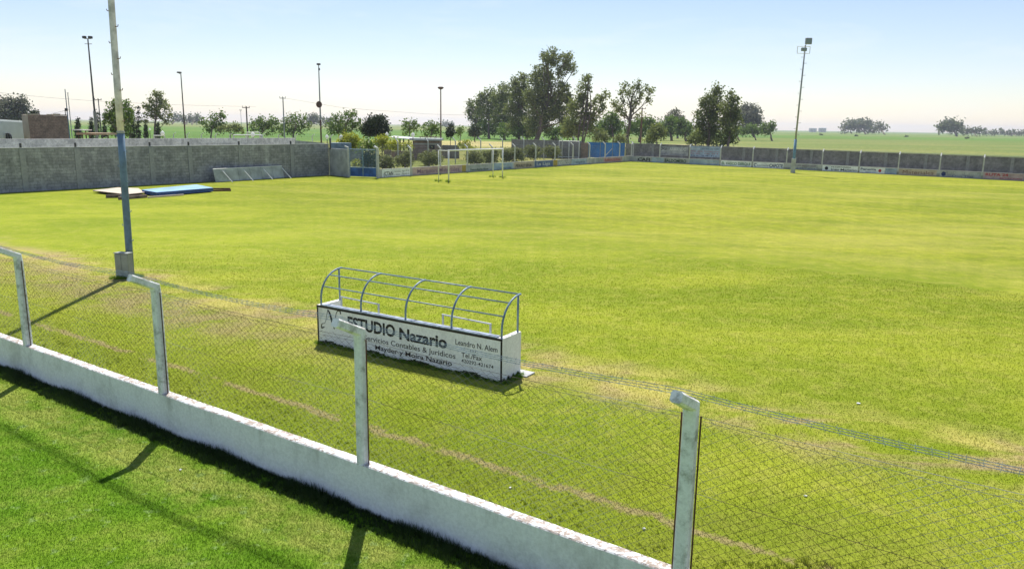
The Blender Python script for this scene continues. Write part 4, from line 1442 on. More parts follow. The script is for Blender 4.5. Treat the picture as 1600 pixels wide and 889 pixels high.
mb = MB(); mb.tube([(*(a_ + bo * 0.23), 0.97), (*(b_ + bo * 0.23), 0.97)], 0.025, 5)
rel(pn, mb.build('top_rail', M['white_paint'], pn))

# mats and timbers
def slab(name, quad_px, z0, z1, mt, ms, label, cat, group=None):
    qs = [ground_pt(px, py, z1)[:2] for px, py in quad_px]
    e = empty(name, label, cat, (*qs[0], 0), group)
    n_ = len(qs)
    mb = MB()
    mb.add([(*q, z0) for q in qs] + [(*q, z1 - 0.012) for q in qs], [tuple(range(n_ - 1, -1, -1)), tuple(range(n_, 2 * n_))] + [(i, (i + 1) % n_, n_ + (i + 1) % n_, n_ + i) for i in range(n_)])
    rel(e, mb.build('side', ms, e))
    c = sum(qs) / n_
    mb = MB()
    mb.add([(*(c + (q - c) * 1.004), z1 - 0.012) for q in qs] + [(*(c + (q - c) * 0.995), z1) for q in qs], [tuple(range(n_ - 1, -1, -1)), tuple(range(n_, 2 * n_))] + [(i, (i + 1) % n_, n_ + (i + 1) % n_, n_ + i) for i in range(n_)])
    rel(e, mb.build('cover', mt, e))
    return e


slab('landing_mat', [(145, 297.5), (197, 303.5), (226, 300.5), (216, 294), (184, 293)], 0.10, 0.17, M['beige_mat'], M['wood'], 'flat beige mat lying on timbers left of the blue mat', 'mat')
slab('landing_mat', [(221.5, 296.5), (245, 300.5), (333, 293.5), (307, 288.5)], 0.05, 0.28, M['blue_mat'], M['blue_side'], 'thick blue mat lying on the grass beside the left wall', 'mat')


def timber(x0, y0, x1, y1, r_, lb, m_='wood'):
    p, q = ground_pt(x0, y0, r_)[:2], ground_pt(x1, y1, r_)[:2]
    mb = MB()
    L_ = np.linalg.norm(q - p); c = (p + q) / 2
    mb.box((c[0], c[1], r_), (L_, r_ * 1.9, r_ * 1.9), (q - p), r_ * 0.2)
    tag(mb.build('timber', M[m_], loc=(p[0], p[1], 0)), lb, 'timber', 'timbers under and beside the mats')


timber(165.5, 307, 197, 306.5, 0.09, 'dark square timber under the front left corner of the beige mat')
timber(185.5, 310, 229, 306.5, 0.09, 'dark timber lying nearest the camera below the beige mat')
timber(231, 308.5, 287, 304.5, 0.045, 'thin pale plank on the grass in front of the blue mat', 'beige_mat')
timber(329, 295, 360, 295.0, 0.05, 'rusty bar poking out right of the blue mat, farther of two', 'rust')
timber(333, 298, 361, 297.5, 0.05, 'rusty bar poking out right of the blue mat, nearer of two', 'rust')

# ------------------------------------------------------------------ plants
def leaf_cloud(blobs, size, cover, seed=0, flatten=1.0):
    """many leaf sized faces gathered in twig clumps through each lobe; blobs: (x, y, z, r)"""
    rg = np.random.default_rng(seed)
    out_ = []
    for (x, y, z, r_) in blobs:
        ntw = max(8, int(cover * (r_ / size) ** 2 * 2.4))
        d = rg.normal(size=(ntw, 3)); d /= np.linalg.norm(d, axis=1)[:, None]
        rad = r_ * (rg.uniform(0.15, 1.12, ntw) ** 0.55)
        an_ = rg.uniform(0.75, 1.3, 3)
        rad = rad * np.where(rg.uniform(size=ntw) < 0.10, rg.uniform(1.1, 1.5, ntw), 1.0)
        c = np.array([x, y, z]) + d * rad[:, None] * an_ + rg.normal(size=(ntw, 3)) * r_ * 0.12
        k = 10
        cc_ = np.repeat(c, k, 0) + rg.normal(size=(ntw * k, 3)) * size * 1.15
        n_ = len(cc_)
        a = rg.normal(size=(n_, 3)); a /= np.linalg.norm(a, axis=1)[:, None]
        b = rg.normal(size=(n_, 3)); b -= a * (a * b).sum(1)[:, None]; b /= np.linalg.norm(b, axis=1)[:, None]
        s1 = size * rg.uniform(0.5, 1.1, n_)[:, None]; s2 = s1 * rg.uniform(0.35, 0.7, n_)[:, None]
        q = np.stack([cc_ - a * s1, cc_ - b * s2, cc_ + a * s1, cc_ + b * s2], 1)
        out_.append(q.reshape(-1, 3))
    return np.concatenate(out_)


_seed = [0]


def plant(name, label, cat, base_px, depth, lobes, mat_, size, cover=1.0, group=None, trunk_r=0.25, base_z=0.0, spread=0.55, crown_name='crown', limbs=True, stems=1, bark='bark'):
    """lobes: (px, py, r_px) in the 1600 px photograph at the plant's depth; given real distance, size and thickness"""
    _seed[0] += 1
    rg = np.random.default_rng(_seed[0] * 17 + 5)
    bl = []
    for (px, py, r_) in lobes:
        rm = r_ * depth / F
        c = far_pt(px, py, depth)
        dd = rg.uniform(-1, 1) * rm * spread * 2
        dirv = ray(px, py) / F
        c = c + dirv * dd
        bl.append((c[0], c[1], c[2], rm))
    bpt = far_pt(base_px, 300, depth)
    bx_, by_ = bpt[0], bpt[1]
    e = empty(name, label, cat, (bx_, by_, base_z), group)
    lf = leaf_cloud(bl, size, cover, _seed[0])
    lf[:, 2] = np.maximum(lf[:, 2], base_z + 0.02)
    rel(e, fast_mesh(crown_name, lf, 4, mat_, e))
    if trunk_r > 0:
        mb = MB()
        zc = np.mean([b[2] for b in bl]); top_ = max(bl, key=lambda b: b[2])
        cx, cy = np.mean([b[0] for b in bl]), np.mean([b[1] for b in bl])
        H1 = max(0.3, (zc - base_z))
        fork = np.array([bx_ + (cx - bx_) * 0.35, by_ + (cy - by_) * 0.35, base_z + H1 * 0.45])
        p0 = np.array([bx_, by_, base_z - 0.1])
        for s_ in range(stems):
            of = np.array([rg.uniform(-1, 1), rg.uniform(-1, 1), 0]) * trunk_r * (1.5 if stems > 1 else 0)
            mid = (p0 + fork) / 2 + np.array([rg.uniform(-1, 1), rg.uniform(-1, 1), 0]) * trunk_r * 0.8
            mb.tube([p0 + of, mid + of * 1.5, fork + of * 2, np.array([cx, cy, zc]) + of * 2, np.array([top_[0], top_[1], top_[2]])], [trunk_r / stems ** .5, trunk_r * 0.85 / stems ** .5, trunk_r * 0.7 / stems ** .5, trunk_r * 0.42, trunk_r * 0.08], 7)
        if limbs:
            for b in bl:
                tgt = np.array(b[:3])
                st = fork + (np.array([cx, cy, zc]) - fork) * rg.uniform(0, 0.8)
                if tgt[2] < st[2]:
                    st = fork * 0.6 + p0 * 0.4
                mdl = (st + tgt) / 2 + np.array([0, 0, -0.06 * np.linalg.norm(tgt - st)]) + rg.normal(size=3) * 0.03 * np.linalg.norm(tgt - st)
                rr = trunk_r * 0.32
                mb.tube([st, mdl, tgt], [rr, rr * 0.6, rr * 0.25], 5)
                for k in range(3):
                    e2 = tgt + rg.normal(size=3) * b[3] * 0.55
                    mb.tube([tgt * 0.6 + mdl * 0.4, (tgt + e2) / 2, e2], [rr * 0.35, rr * 0.25, rr * 0.1], 4)
        rel(e, mb.build('trunk', M[bark], e))
    return e


EUC = 'eucalyptus grove beyond the end fence'
plant('eucalyptus_tree', 'tallest eucalyptus with leaning crown and dark massed foliage behind the end fence', 'tree', 835, 215,
      [(864, 88, 10), (884, 91, 9), (857, 98, 9), (889, 104, 8), (875, 112, 8), (844, 114, 10), (837, 127, 11), (858, 126, 11), (878, 142, 12), (846, 142, 13), (864, 154, 14), (886, 155, 8),
       (839, 161, 16), (857, 176, 15), (876, 176, 10), (837, 187, 15), (851, 194, 12), (835, 204, 9), (868, 166, 10), (890, 170, 6), (897, 110, 4), (849, 86, 5), (826, 150, 9), (880, 190, 8)],
      M['euc'], 0.42, 1.25, EUC, 0.75)
plant('eucalyptus_tree', 'second tallest eucalyptus touching the left side of the tallest one', 'tree', 810, 226,
      [(818, 122, 7), (805, 129, 6), (814, 136, 10), (821, 152, 12), (806, 151, 12), (814, 169, 14), (810, 187, 13), (799, 172, 11), (822, 186, 9), (801, 198, 9), (798, 138, 5)],
      M['euc'], 0.42, 1.1, EUC, 0.5)
plant('eucalyptus_tree', 'middle height eucalyptus third from the left in the grove', 'tree', 787, 250,
      [(787, 137, 6), (783, 147, 9), (792, 156, 11), (775, 153, 9), (783, 170, 12), (790, 187, 11), (778, 188, 9), (797, 149, 6), (785, 200, 7)],
      M['euc'], 0.45, 1.0, EUC, 0.45)
plant('eucalyptus_tree', 'second eucalyptus from the left edge of the grove', 'tree', 764, 262,
      [(761, 147, 8), (751, 154, 8), (765, 160, 10), (770, 178, 11), (757, 177, 10), (774, 166, 7), (764, 192, 8), (748, 162, 6), (769, 148, 4)],
      M['euc'], 0.45, 0.95, EUC, 0.42)
plant('eucalyptus_tree', 'leftmost eucalyptus of the grove with low spreading limbs', 'tree', 747, 275,
      [(736, 163, 6), (743, 172, 9), (735, 184, 4), (749, 183, 8), (732, 174, 4), (753, 170, 7), (745, 193, 7), (738, 180, 5)],
      M['euc'], 0.45, 1.0, EUC, 0.4)
plant('eucalyptus_tree', 'loose many stemmed eucalyptus with a long bough slanting right', 'tree', 905, 178,
      [(915, 126, 7), (920, 122, 4), (907, 139, 6), (919, 139, 4), (905, 160, 10), (896, 168, 9), (911, 152, 7), (922, 166, 5), (930, 159, 5), (937, 154, 4), (947, 149, 5), (941, 154, 3), (942, 169, 5), (934, 175, 7),
       (924, 188, 10), (907, 192, 11), (890, 192, 10), (888, 206, 9), (921, 204, 8), (904, 206, 8), (915, 178, 8), (899, 180, 8)],
      M['euc_pale'], 0.36, 1.0, 'open eucalyptus trees near the far corner', 0.4, stems=3)
plant('eucalyptus_tree', 'slender airy eucalyptus right of the slanting one with a flat sparse crown', 'tree', 978, 172,
      [(999, 130, 6), (1009, 139, 6), (1016, 146, 5), (1013, 157, 4), (991, 137, 7), (975, 135, 4), (971, 144, 4), (982, 147, 7), (1001, 149, 7), (994, 160, 7), (972, 157, 6), (959, 163, 5), (969, 171, 6), (975, 179, 5), (997, 180, 3), (986, 168, 5), (964, 170, 4)],
      M['euc_pale'], 0.34, 0.62, 'open eucalyptus trees near the far corner', 0.45)
plant('pepper_tree', 'taller left one of two upright dense trees behind the right wall', 'tree', 1104, 148,
      [(1119, 140, 7), (1120, 150, 8), (1108, 155, 8), (1100, 162, 7), (1117, 164, 10), (1100, 177, 11), (1114, 179, 11), (1096, 190, 9), (1113, 195, 12), (1097, 208, 10), (1112, 210, 10), (1110, 221, 8), (1123, 172, 6), (1096, 219, 6), (1092, 200, 6)],
      M['euc'], 0.30, 1.15, 'pair of upright trees behind the right wall', 0.32)
plant('pepper_tree', 'shorter right one of two upright dense trees behind the right wall', 'tree', 1134, 144,
      [(1142, 151, 7), (1147, 158, 7), (1141, 165, 6), (1133, 173, 8), (1148, 178, 9), (1140, 187, 11), (1153, 187, 7), (1133, 197, 11), (1143, 202, 10), (1131, 213, 10), (1140, 218, 8), (1128, 224, 6), (1150, 170, 5)],
      M['euc'], 0.30, 1.15, 'pair of upright trees behind the right wall', 0.3)
plant('broad_tree', 'greyish rounded tree rising behind the two upright trees on the right', 'tree', 1172, 440,
      [(1164, 170, 8), (1175, 172, 8), (1176, 180, 10), (1182, 188, 9), (1166, 186, 11), (1172, 195, 9), (1158, 180, 7)], M['grey_leaf'], 0.8, 1.2, None, 0.8)
plant('broad_tree', 'small spreading tree at the right end of the scrub on the right', 'tree', 1200, 310,
      [(1203, 197, 5), (1195, 198, 5), (1208, 195, 4), (1198, 204, 6), (1190, 203, 5), (1206, 202, 4)], M['green_leaf'], 0.5, 1.2, None, 0.4)
plant('bush', 'low green bush left of the small spreading tree on the right', 'bush', 1175, 320, [(1168, 203, 7), (1176, 202, 7), (1184, 205, 6), (1160, 206, 6)], M['green_leaf'], 0.5, 1.2, None, 0.3)
plant('bush', 'green bush at the foot of the two upright trees on the right', 'bush', 1150, 300, [(1146, 206, 6), (1153, 204, 5), (1140, 208, 5)], M['green_leaf'], 0.5, 1.0, None, 0.3)
plant('broad_tree', 'pale sparse tree standing above the round green trees', 'tree', 1054, 340, [(1054, 176, 6), (1048, 181, 5), (1060, 181, 5), (1043, 184, 4), (1066, 185, 4), (1054, 186, 7)], M['grey_leaf'], 0.5, 0.8, None, 0.5)
plant('broad_tree', 'left one of two round green trees left of the upright pair', 'tree', 1045, 275, [(1045, 195, 11), (1036, 200, 8), (1052, 202, 9), (1040, 206, 8), (1048, 189, 7)], M['green_leaf'], 0.5, 1.25, 'two round green trees beyond the wall', 0.5)
plant('broad_tree', 'right one of two round green trees left of the upright pair', 'tree', 1068, 268, [(1066, 195, 10), (1075, 200, 8), (1062, 203, 8), (1072, 205, 8), (1063, 190, 6)], M['green_leaf'], 0.5, 1.25, 'two round green trees beyond the wall', 0.5)
plant('scrub_tree', 'mid green scrub tree between the slanting and the slender eucalyptus', 'tree', 955, 225, [(950, 188, 8), (960, 184, 8), (958, 196, 11), (946, 200, 9), (967, 198, 9), (955, 208, 8)], M['green_leaf'], 0.45, 1.15, None, 0.35)
plant('scrub_tree', 'wide green scrub tree behind the slender eucalyptus', 'tree', 995, 240, [(992, 196, 9), (1003, 192, 8), (1013, 192, 9), (1023, 196, 7), (1000, 203, 9), (1016, 203, 8), (984, 202, 8)], M['green_leaf'], 0.45, 1.2, None, 0.35)
plant('scrub_tree', 'green scrub tree filling the gap right of the tallest eucalyptus', 'tree', 893, 240, [(885, 196, 7), (894, 198, 8), (888, 205, 7), (900, 206, 7), (880, 205, 6)], M['green_leaf'], 0.45, 1.1, None, 0.3)
plant('scrub_tree', 'green scrub tree behind the base of the tallest eucalyptus on its left', 'tree', 822, 245, [(820, 199, 7), (829, 198, 7), (825, 206, 7), (814, 207, 6), (836, 207, 6)], M['green_leaf'], 0.45, 1.1, None, 0.3)
plant('scrub_tree', 'green scrub tree behind the slanting eucalyptus on its right', 'tree', 932, 235, [(928, 200, 7), (938, 199, 7), (933, 207, 7), (943, 207, 6)], M['green_leaf'], 0.45, 1.1, None, 0.3)
plant('bush', 'yellowish bush beside the brown utility pole at the far corner', 'bush', 1022, 160, [(1023, 203, 7), (1031, 202, 6), (1018, 211, 8), (1028, 213, 8), (1014, 220, 6), (1038, 208, 4)], M['euc_pale'], 0.32, 1.0, None, 0.16)
plant('bush', 'dark tangled bush under the slanting eucalyptus on its right', 'bush', 940, 168, [(938, 210, 7), (944, 216, 7), (934, 218, 6)], M['euc'], 0.3, 1.0, None, 0.14)
plant('bush', 'shadowy bush at the foot of the slender eucalyptus', 'bush', 970, 165, [(966, 216, 6), (974, 219, 6), (962, 222, 5)], M['euc'], 0.3, 1.0, None, 0.14)
plant('bush', 'round tawny-green bush left of the upright pair behind the wall', 'bush', 1086, 145, [(1086, 210, 6), (1082, 219, 6), (1090, 221, 6), (1077, 224, 4)], M['euc_pale'], 0.28, 1.0, None, 0.12)
plant('bush', 'small dark round bush on the dry grass right of the tallest eucalyptus', 'bush', 866, 150, [(864, 218, 4), (870, 219, 4)], M['dark_leaf'], 0.22, 1.2, None, 0.1)
plant('bush', 'bright green bush right of the tallest eucalyptus trunk', 'bush', 866, 235, [(864, 204, 8), (874, 206, 7), (856, 208, 6), (882, 204, 6)], M['green_leaf'], 0.45, 1.1, None, 0.2)
plant('bush', 'light green bush left of the tallest eucalyptus trunk', 'bush', 816, 222, [(812, 205, 8), (822, 204, 7), (804, 208, 6), (828, 208, 6)], M['green_leaf'], 0.45, 1.1, None, 0.2)
plant('bush', 'feathery pale green bush below the middle of the grove', 'bush', 789, 240, [(788, 200, 8), (792, 207, 6), (783, 208, 6)], M['green_leaf'], 0.45, 1.0, None, 0.2)
plant('bush', 'green bush below the left end of the grove', 'bush', 762, 262, [(752, 198, 7), (762, 197, 7), (772, 200, 7), (757, 205, 6), (769, 207, 5)], M['green_leaf'], 0.5, 1.1, None, 0.2)
plant('bush', 'round dark bush at the left foot of the grove', 'bush', 742, 205, [(740, 205, 6), (746, 206, 6), (742, 201, 4), (736, 209, 4)], M['dark_leaf'], 0.3, 1.5, None, 0.15)
plant('bush', 'small light green shrub between the clipped tree and the grove', 'bush', 719, 180, [(717, 204, 4), (722, 202, 4), (719, 208, 4)], M['green_leaf'], 0.3, 0.9, None, 0.12)

plant('clipped_tree', 'small clipped dark tree with a bare stem right of the brown lamp pole', 'tree', 704, 108, [(704, 202, 5), (701, 207, 4), (707, 207, 4), (704, 211, 4)], M['dark_leaf'], 0.16, 2.2, None, 0.07, limbs=False)
plant('round_tree', 'dense dark round evergreen on a short trunk behind the blue gate', 'tree', 588, 105, [(588, 191, 10), (578, 199, 9), (597, 199, 9), (587, 203, 10), (573, 206, 6), (601, 206, 6), (580, 191, 7), (595, 190, 7)], M['dark_leaf'], 0.2, 2.4, None, 0.16, limbs=False)
plant('acacia_tree', 'broad feathery green acacia left of the dark round evergreen', 'tree', 538, 140, [(545, 183, 8), (529, 188, 9), (520, 195, 9), (537, 198, 11), (555, 194, 9), (560, 190, 5), (551, 178, 4), (514, 199, 6), (540, 207, 8), (563, 200, 7), (525, 204, 8)], M['green_leaf'], 0.27, 0.61, 'feathery acacias beyond the fences', 0.25)
plant('acacia_tree', 'small feathery tree right of the dark round evergreen', 'tree', 639, 130, [(639, 196, 7), (634, 192, 5), (646, 193, 6), (632, 205, 6), (643, 204, 6), (650, 198, 4)], M['green_leaf'], 0.25, 0.55, 'feathery acacias beyond the fences', 0.15)
plant('acacia_tree', 'wide low feathery tree immediately left of the brown lamp pole', 'tree', 672, 140, [(675, 197, 7), (682, 197, 6), (667, 200, 6), (665, 207, 6), (676, 206, 7), (684, 205, 5)], M['green_leaf'], 0.27, 0.58, 'feathery acacias beyond the fences', 0.15)
plant('acacia_tree', 'tall forked acacia beside the concrete utility pole in the centre left', 'tree', 460, 168, [(459, 186, 6), (468, 183, 5), (475, 184, 4), (453, 182, 4), (461, 194, 8), (447, 194, 8), (474, 194, 6), (455, 203, 8), (470, 203, 7), (482, 197, 4), (443, 203, 7)], M['green_leaf'], 0.3, 0.58, 'feathery acacias beyond the fences', 0.2)
plant('acacia_tree', 'dense dark green acacia clump between the two utility poles', 'tree', 410, 172, [(400, 192, 7), (410, 189, 7), (419, 190, 7), (429, 190, 7), (395, 199, 7), (407, 200, 8), (420, 200, 9), (433, 199, 7)], M['green_leaf'], 0.3, 0.66, 'feathery acacias beyond the fences', 0.2)
plant('acacia_tree', 'feathery acacia with a raised right branch left of the concealed utility pole', 'tree', 333, 170, [(339, 183, 6), (329, 186, 5), (345, 179, 3), (348, 182, 2), (321, 193, 6), (335, 194, 9), (316, 190, 3), (327, 201, 7), (341, 202, 7), (348, 196, 4)], M['green_leaf'], 0.3, 0.55, 'feathery acacias beyond the fences', 0.2)
plant('bush', 'low yellowish green bush left of the tall dark utility pole', 'bush', 365, 168, [(353, 201, 5), (361, 200, 5), (368, 200, 6), (376, 202, 5), (345, 203, 4)], M['euc_pale'], 0.28, 1.1, None, 0.12)
plant('bush', 'leafy lime green bush behind the pair of globe lamps', 'bush', 547, 84, [(541, 217, 7), (551, 216, 7), (559, 221, 6), (545, 225, 7), (535, 224, 6), (554, 228, 6)], M['yellow_leaf'], 0.17, 1.3, None, 0.08)
plant('bush', 'tall yellow bush under the dark round evergreen', 'bush', 597, 86, [(596, 217, 6), (603, 219, 6), (592, 225, 7), (601, 227, 6)], M['yellow_leaf'], 0.17, 1.1, None, 0.08)
plant('bush', 'dull green bush behind the top of the blue gate', 'bush', 580, 82, [(574, 228, 6), (583, 229, 6), (567, 231, 4)], M['green_leaf'], 0.17, 1.2, None, 0.08)
plant('bush', 'yellow green bush left of the brick hut', 'bush', 615, 84, [(612, 224, 6), (620, 226, 6), (615, 231, 5), (630, 228, 5), (638, 227, 4)], M['yellow_leaf'], 0.17, 1.0, None, 0.08)
plant('bush', 'yellow green scrub behind the goal crossbar', 'bush', 728, 100, [(722, 228, 5), (730, 226, 5), (738, 229, 4)], M['yellow_leaf'], 0.18, 0.9, None, 0.08)
plant('bush', 'big dark shrub seen through the blue gate', 'bush', 577, 74, [(573, 247, 8), (581, 246, 8), (577, 255, 8), (586, 254, 6), (568, 256, 6)], M['dark_leaf'], 0.13, 1.5, None, 0.08)
plant('bush', 'small lime shrub seen through the left bars of the blue gate', 'bush', 555, 78, [(553, 256, 4), (558, 254, 4)], M['yellow_leaf'], 0.13, 1.2, None, 0.05)
HG = 'rounded grey green hedge bushes between the two fences'
for (lb, bx_, dpt, lobes) in (
        ('first hedge bush, right beside the blue gate post', 603, 75, [(599, 250, 6), (606, 248, 6), (604, 257, 7), (597, 259, 4), (611, 256, 4)]),
        ('second hedge bush, just left of the second fence post', 634, 79, [(628, 248, 7), (636, 244, 7), (634, 254, 7), (640, 251, 5), (622, 254, 5)]),
        ('third hedge bush, below the brick hut', 670, 84, [(662, 246, 7), (671, 243, 7), (680, 245, 6), (667, 253, 6), (677, 253, 6), (687, 249, 5)]),
        ('fourth hedge bush, inside the goal frame on its left', 742, 88, [(737, 243, 6), (745, 242, 6), (741, 250, 6), (749, 249, 6), (733, 249, 4)]),
        ('fifth hedge bush, inside the goal frame on its right', 765, 90, [(757, 242, 6), (766, 241, 6), (773, 242, 6), (761, 249, 6), (771, 249, 6)]),
        ('sixth hedge bush, just right of the goal', 799, 92, [(788, 240, 6), (797, 239, 6), (807, 238, 6), (815, 240, 5), (793, 247, 6), (804, 246, 6), (813, 246, 5)]),
        ('seventh hedge bush, centre of the right group', 833, 97, [(827, 235, 5), (835, 234, 5), (842, 236, 5), (830, 242, 5), (839, 241, 5)]),
        ('eighth hedge bush, last one left of the white framed gate', 862, 101, [(855, 235, 5), (863, 234, 5), (871, 236, 5), (859, 241, 5), (868, 241, 5)])):
    plant('hedge_bush', lb, 'bush', bx_, dpt, lobes, M['hedge_leaf'], 0.15, 1.5, HG, 0.07, crown_name='foliage')

# left background trees
plant('citrus_tree', 'leafy green tree split by the left light pole', 'tree', 190, 96,
      [(176, 162, 5), (175, 175, 7), (173, 187, 8), (181, 196, 8), (196, 163, 6), (200, 174, 6), (199, 187, 8), (197, 199, 7), (188, 180, 9), (185, 166, 6), (168, 183, 5), (204, 182, 4), (190, 207, 7), (178, 206, 6)],
      M['green_leaf'], 0.19, 1.1, None, 0.13)
plant('open_tree', 'open crowned dark green tree right of the cypress row', 'tree', 247, 150,
      [(245, 145, 5), (247, 152, 6), (233, 156, 4), (229, 167, 5), (253, 161, 6), (242, 167, 7), (262, 169, 5), (265, 179, 4), (239, 180, 5), (253, 182, 5), (260, 188, 4), (231, 179, 4), (225, 188, 3), (248, 174, 5), (235, 172, 4)],
      M['euc'], 0.28, 0.95, None, 0.28)
CY = 'narrow dark cypresses behind the left walls'
for (lb, px, dpt, ytop, ybot, hw) in (
        ('stubby pointed cypress just right of the brick shed', 122, 112, 187, 215, 4.5),
        ('blunt cypress left of the grey footed lamp pole', 143, 112, 187, 214, 4.0),
        ('thin cypress touching the grey footed lamp pole', 153, 115, 178, 214, 2.4),
        ('thin cypress left of the leafy green tree', 164, 112, 184, 214, 3.0),
        ('tall cypress right of the leafy green tree', 207, 108, 174, 216, 4.2),
        ('tallest slim cypress leaning slightly, standing free', 216, 108, 169, 216, 3.6),
        ('short free standing cypress', 228, 108, 196, 216, 2.8),
        ('short cypress at the foot of the open crowned tree', 247, 112, 194, 215, 3.0)):
    n_ = 7
    lobes = [(px + math.sin(i * 2.1) * 0.4, ybot - 2 - (ybot - 2 - ytop) * i / (n_ - 1), hw * (1 - 0.72 * (i / (n_ - 1)) ** 1.5)) for i in range(n_)]
    plant('cypress_tree', lb, 'tree', px, dpt, lobes, M['cypress'], 0.12, 1.5, CY, 0.06, spread=0.1, limbs=False)
plant('broad_tree', 'big hazy dark green tree behind the pale building at the left edge', 'tree', 12, 250,
      [(6, 163, 10), (18, 161, 9), (34, 157, 6), (39, 166, 6), (8, 175, 12), (24, 174, 12), (38, 176, 7), (-8, 168, 10), (-18, 178, 12), (14, 186, 9), (32, 185, 8), (44, 182, 4)], M['grey_leaf'], 0.5, 1.3, None, 0.6)
plant('bush', 'dark shrub top peeping over the brick shed', 'bush', 53, 130, [(53, 176, 3), (50, 180, 4), (57, 181, 4), (53, 185, 4)], M['dark_leaf'], 0.25, 1.4, None, 0.12)

# far horizon woods: each clump is a thing of its own
FW = 'hazy tree clumps on the horizon'
plant('tree_clump', 'long flat topped hazy wood on the right horizon', 'trees', 1343, 1050, [(1325, 197, 6), (1334, 196, 7), (1344, 196, 7), (1354, 196, 7), (1360, 199, 5), (1320, 201, 4)], M['far_leaf'], 2.4, 1.8, FW, 1.2)
plant('tree_clump', 'small hazy tree at the right end of the flat topped wood', 'trees', 1373, 1060, [(1373, 198, 5), (1367, 201, 4), (1379, 202, 4)], M['far_leaf'], 2.2, 1.6, FW, 1.0)
plant('tree_clump', 'rounded double crowned tree clump near the right edge of the horizon', 'trees', 1484, 850, [(1474, 197, 6), (1480, 193, 5), (1489, 194, 6), (1497, 197, 6), (1471, 202, 4), (1484, 201, 6), (1494, 203, 4)], M['far_leaf'], 1.9, 1.6, FW, 1.2)
plant('tree_clump', 'low bushy line right of the double crowned clump', 'trees', 1515, 900, [(1503 + i * 6, 204.5 + (i % 2), 3.0) for i in range(6)], M['far_leaf'], 1.6, 1.6, FW, 0.6)
plant('tree_clump', 'long low hedge line running off the right edge', 'trees', 1575, 1100, [(1540 + i * 7, 207 + 0.1 * i, 2.4) for i in range(13)], M['far_leaf'], 1.8, 1.6, FW, 0.6)
plant('tree_clump', 'grey domed wood left of the pole with the round disc', 'trees', 489, 800, [(482, 187, 4), (489, 184, 5), (496, 186, 4), (490, 189, 5)], M['far_leaf'], 1.6, 1.6, FW, 1.0)
plant('tree_clump', 'low hazy row right of the pole with the round disc', 'trees', 510, 820, [(505, 189, 3), (512, 190, 3), (518, 190, 2.5)], M['far_leaf'], 1.6, 1.4, FW, 0.6)
plant('tree_clump', 'hazy row with one raised crown right of the open crowned tree', 'trees', 276, 900, [(270, 186, 3), (276, 182, 3.5), (283, 186, 3), (289, 187, 3)], M['far_leaf'], 1.8, 1.4, FW, 0.8)
plant('tree_clump', 'small far tree left of two beside the dark lamp pole', 'trees', 297, 900, [(297, 184, 3), (295, 187, 2.5), (299, 187, 2.5)], M['far_leaf'], 1.6, 1.3, FW, 0.8)
plant('tree_clump', 'small far tree right of two beside the dark lamp pole', 'trees', 307, 900, [(307, 184, 3), (305, 187, 2.5), (310, 187, 2.5)], M['far_leaf'], 1.6, 1.3, FW, 0.8)
plant('tree_clump', 'thin far row above the brown lamp pole fields', 'trees', 700, 1500, [(692 + i * 4.5, 194.0, 1.6) for i in range(4)], M['far_leaf'], 2.4, 1.3, FW, 0.6)

# ------------------------------------------------------------------ second fence, huts and low walls behind the goal
S0 = ground_pt(622, 259.5)[:2]; S1 = ground_pt(849.5, 249)[:2]
sax = (S1 - S0) / np.linalg.norm(S1 - S0)
sf = empty('mesh_fence', 'second fence of thin cranked posts standing behind the hedge bushes', 'fence', (*S0, 0))
so = np.array([-sax[1], sax[0]])
SN = [622, 669, 711.5, 751, 785, 818, 849.5, 878, 898]
sp = []
for px in SN:
    d = ray(px, 250); n_ = np.array([so[0], so[1], 0]); t = ((np.array([S0[0], S0[1], 0]) - np.array([0, 0, CAM_H])) @ n_) / (d @ n_)
    p = (np.array([0, 0, CAM_H]) + d * t)[:2]; sp.append(p)
    rel(sf, bent_post('post', p, so, 0, 2.55, 0.45, 0.42, 0.12, M['post_far'], sf))
mb = MB()
for a_, b_ in zip(sp[:-1], sp[1:]):
    chain_mesh(mb, a_, b_, 0.1, 2.4, 0.25, 0.24, 0.003, sag=0.02, seg=4)
rel(sf, mb.build('mesh_panel', M['mesh_grey'], sf))


def px_box(mb, px0, px1, y_top, y_bot, depth, thick, ground=True):
    a_ = far_pt(px0, 250, depth); b_ = far_pt(px1, 250, depth)
    zt = far_pt((px0 + px1) / 2, y_top, depth)[2]
    zb = -0.1 if ground else far_pt((px0 + px1) / 2, y_bot, depth)[2]
    c = (a_ + b_) / 2
    ax = (b_ - a_)[:2]
    mb.box((c[0], c[1] + thick / 2, (zt + zb) / 2), (np.linalg.norm(ax), thick, zt - zb), ax)
    return c, zt


hut = empty('brick_hut', 'small dark brick hut with flat pale roof and black window behind the hedge', 'hut', tuple(far_pt(668, 250, 98)[:2]) + (0,))
mb = MB(); px_box(mb, 646, 687, 220.5, 0, 98, 3.0)
rel(hut, mb.build('wall', M['brick'], hut))
mb = MB(); px_box(mb, 640, 689, 216.5, 219.8, 97.4, 4.0, False)
rel(hut, mb.build('roof', M['roof_sheet'], hut))
mb = MB(); px_box(mb, 671, 679, 227, 233, 97.96, 0.03, False)
rel(hut, mb.build('window', M['hole'], hut))
mb = MB(); px_box(mb, 646, 687, 224.5, 226, 97.9, 0.08, False)
rel(hut, mb.build('lintel', M['pale_conc'], hut))
mb = MB()
a_ = far_pt(655, 214.2, 99); b_ = far_pt(690, 214.6, 99)
mb.tube([a_, b_], 0.05, 5)
for f_ in (0.05, 0.35, 0.7, 0.97):
    p = a_ + (b_ - a_) * f_; mb.tube([p, (p[0], p[1], p[2] - 0.4)], 0.04, 4)
rel(hut, mb.build('roof_rail', M['rust_pole'], hut))
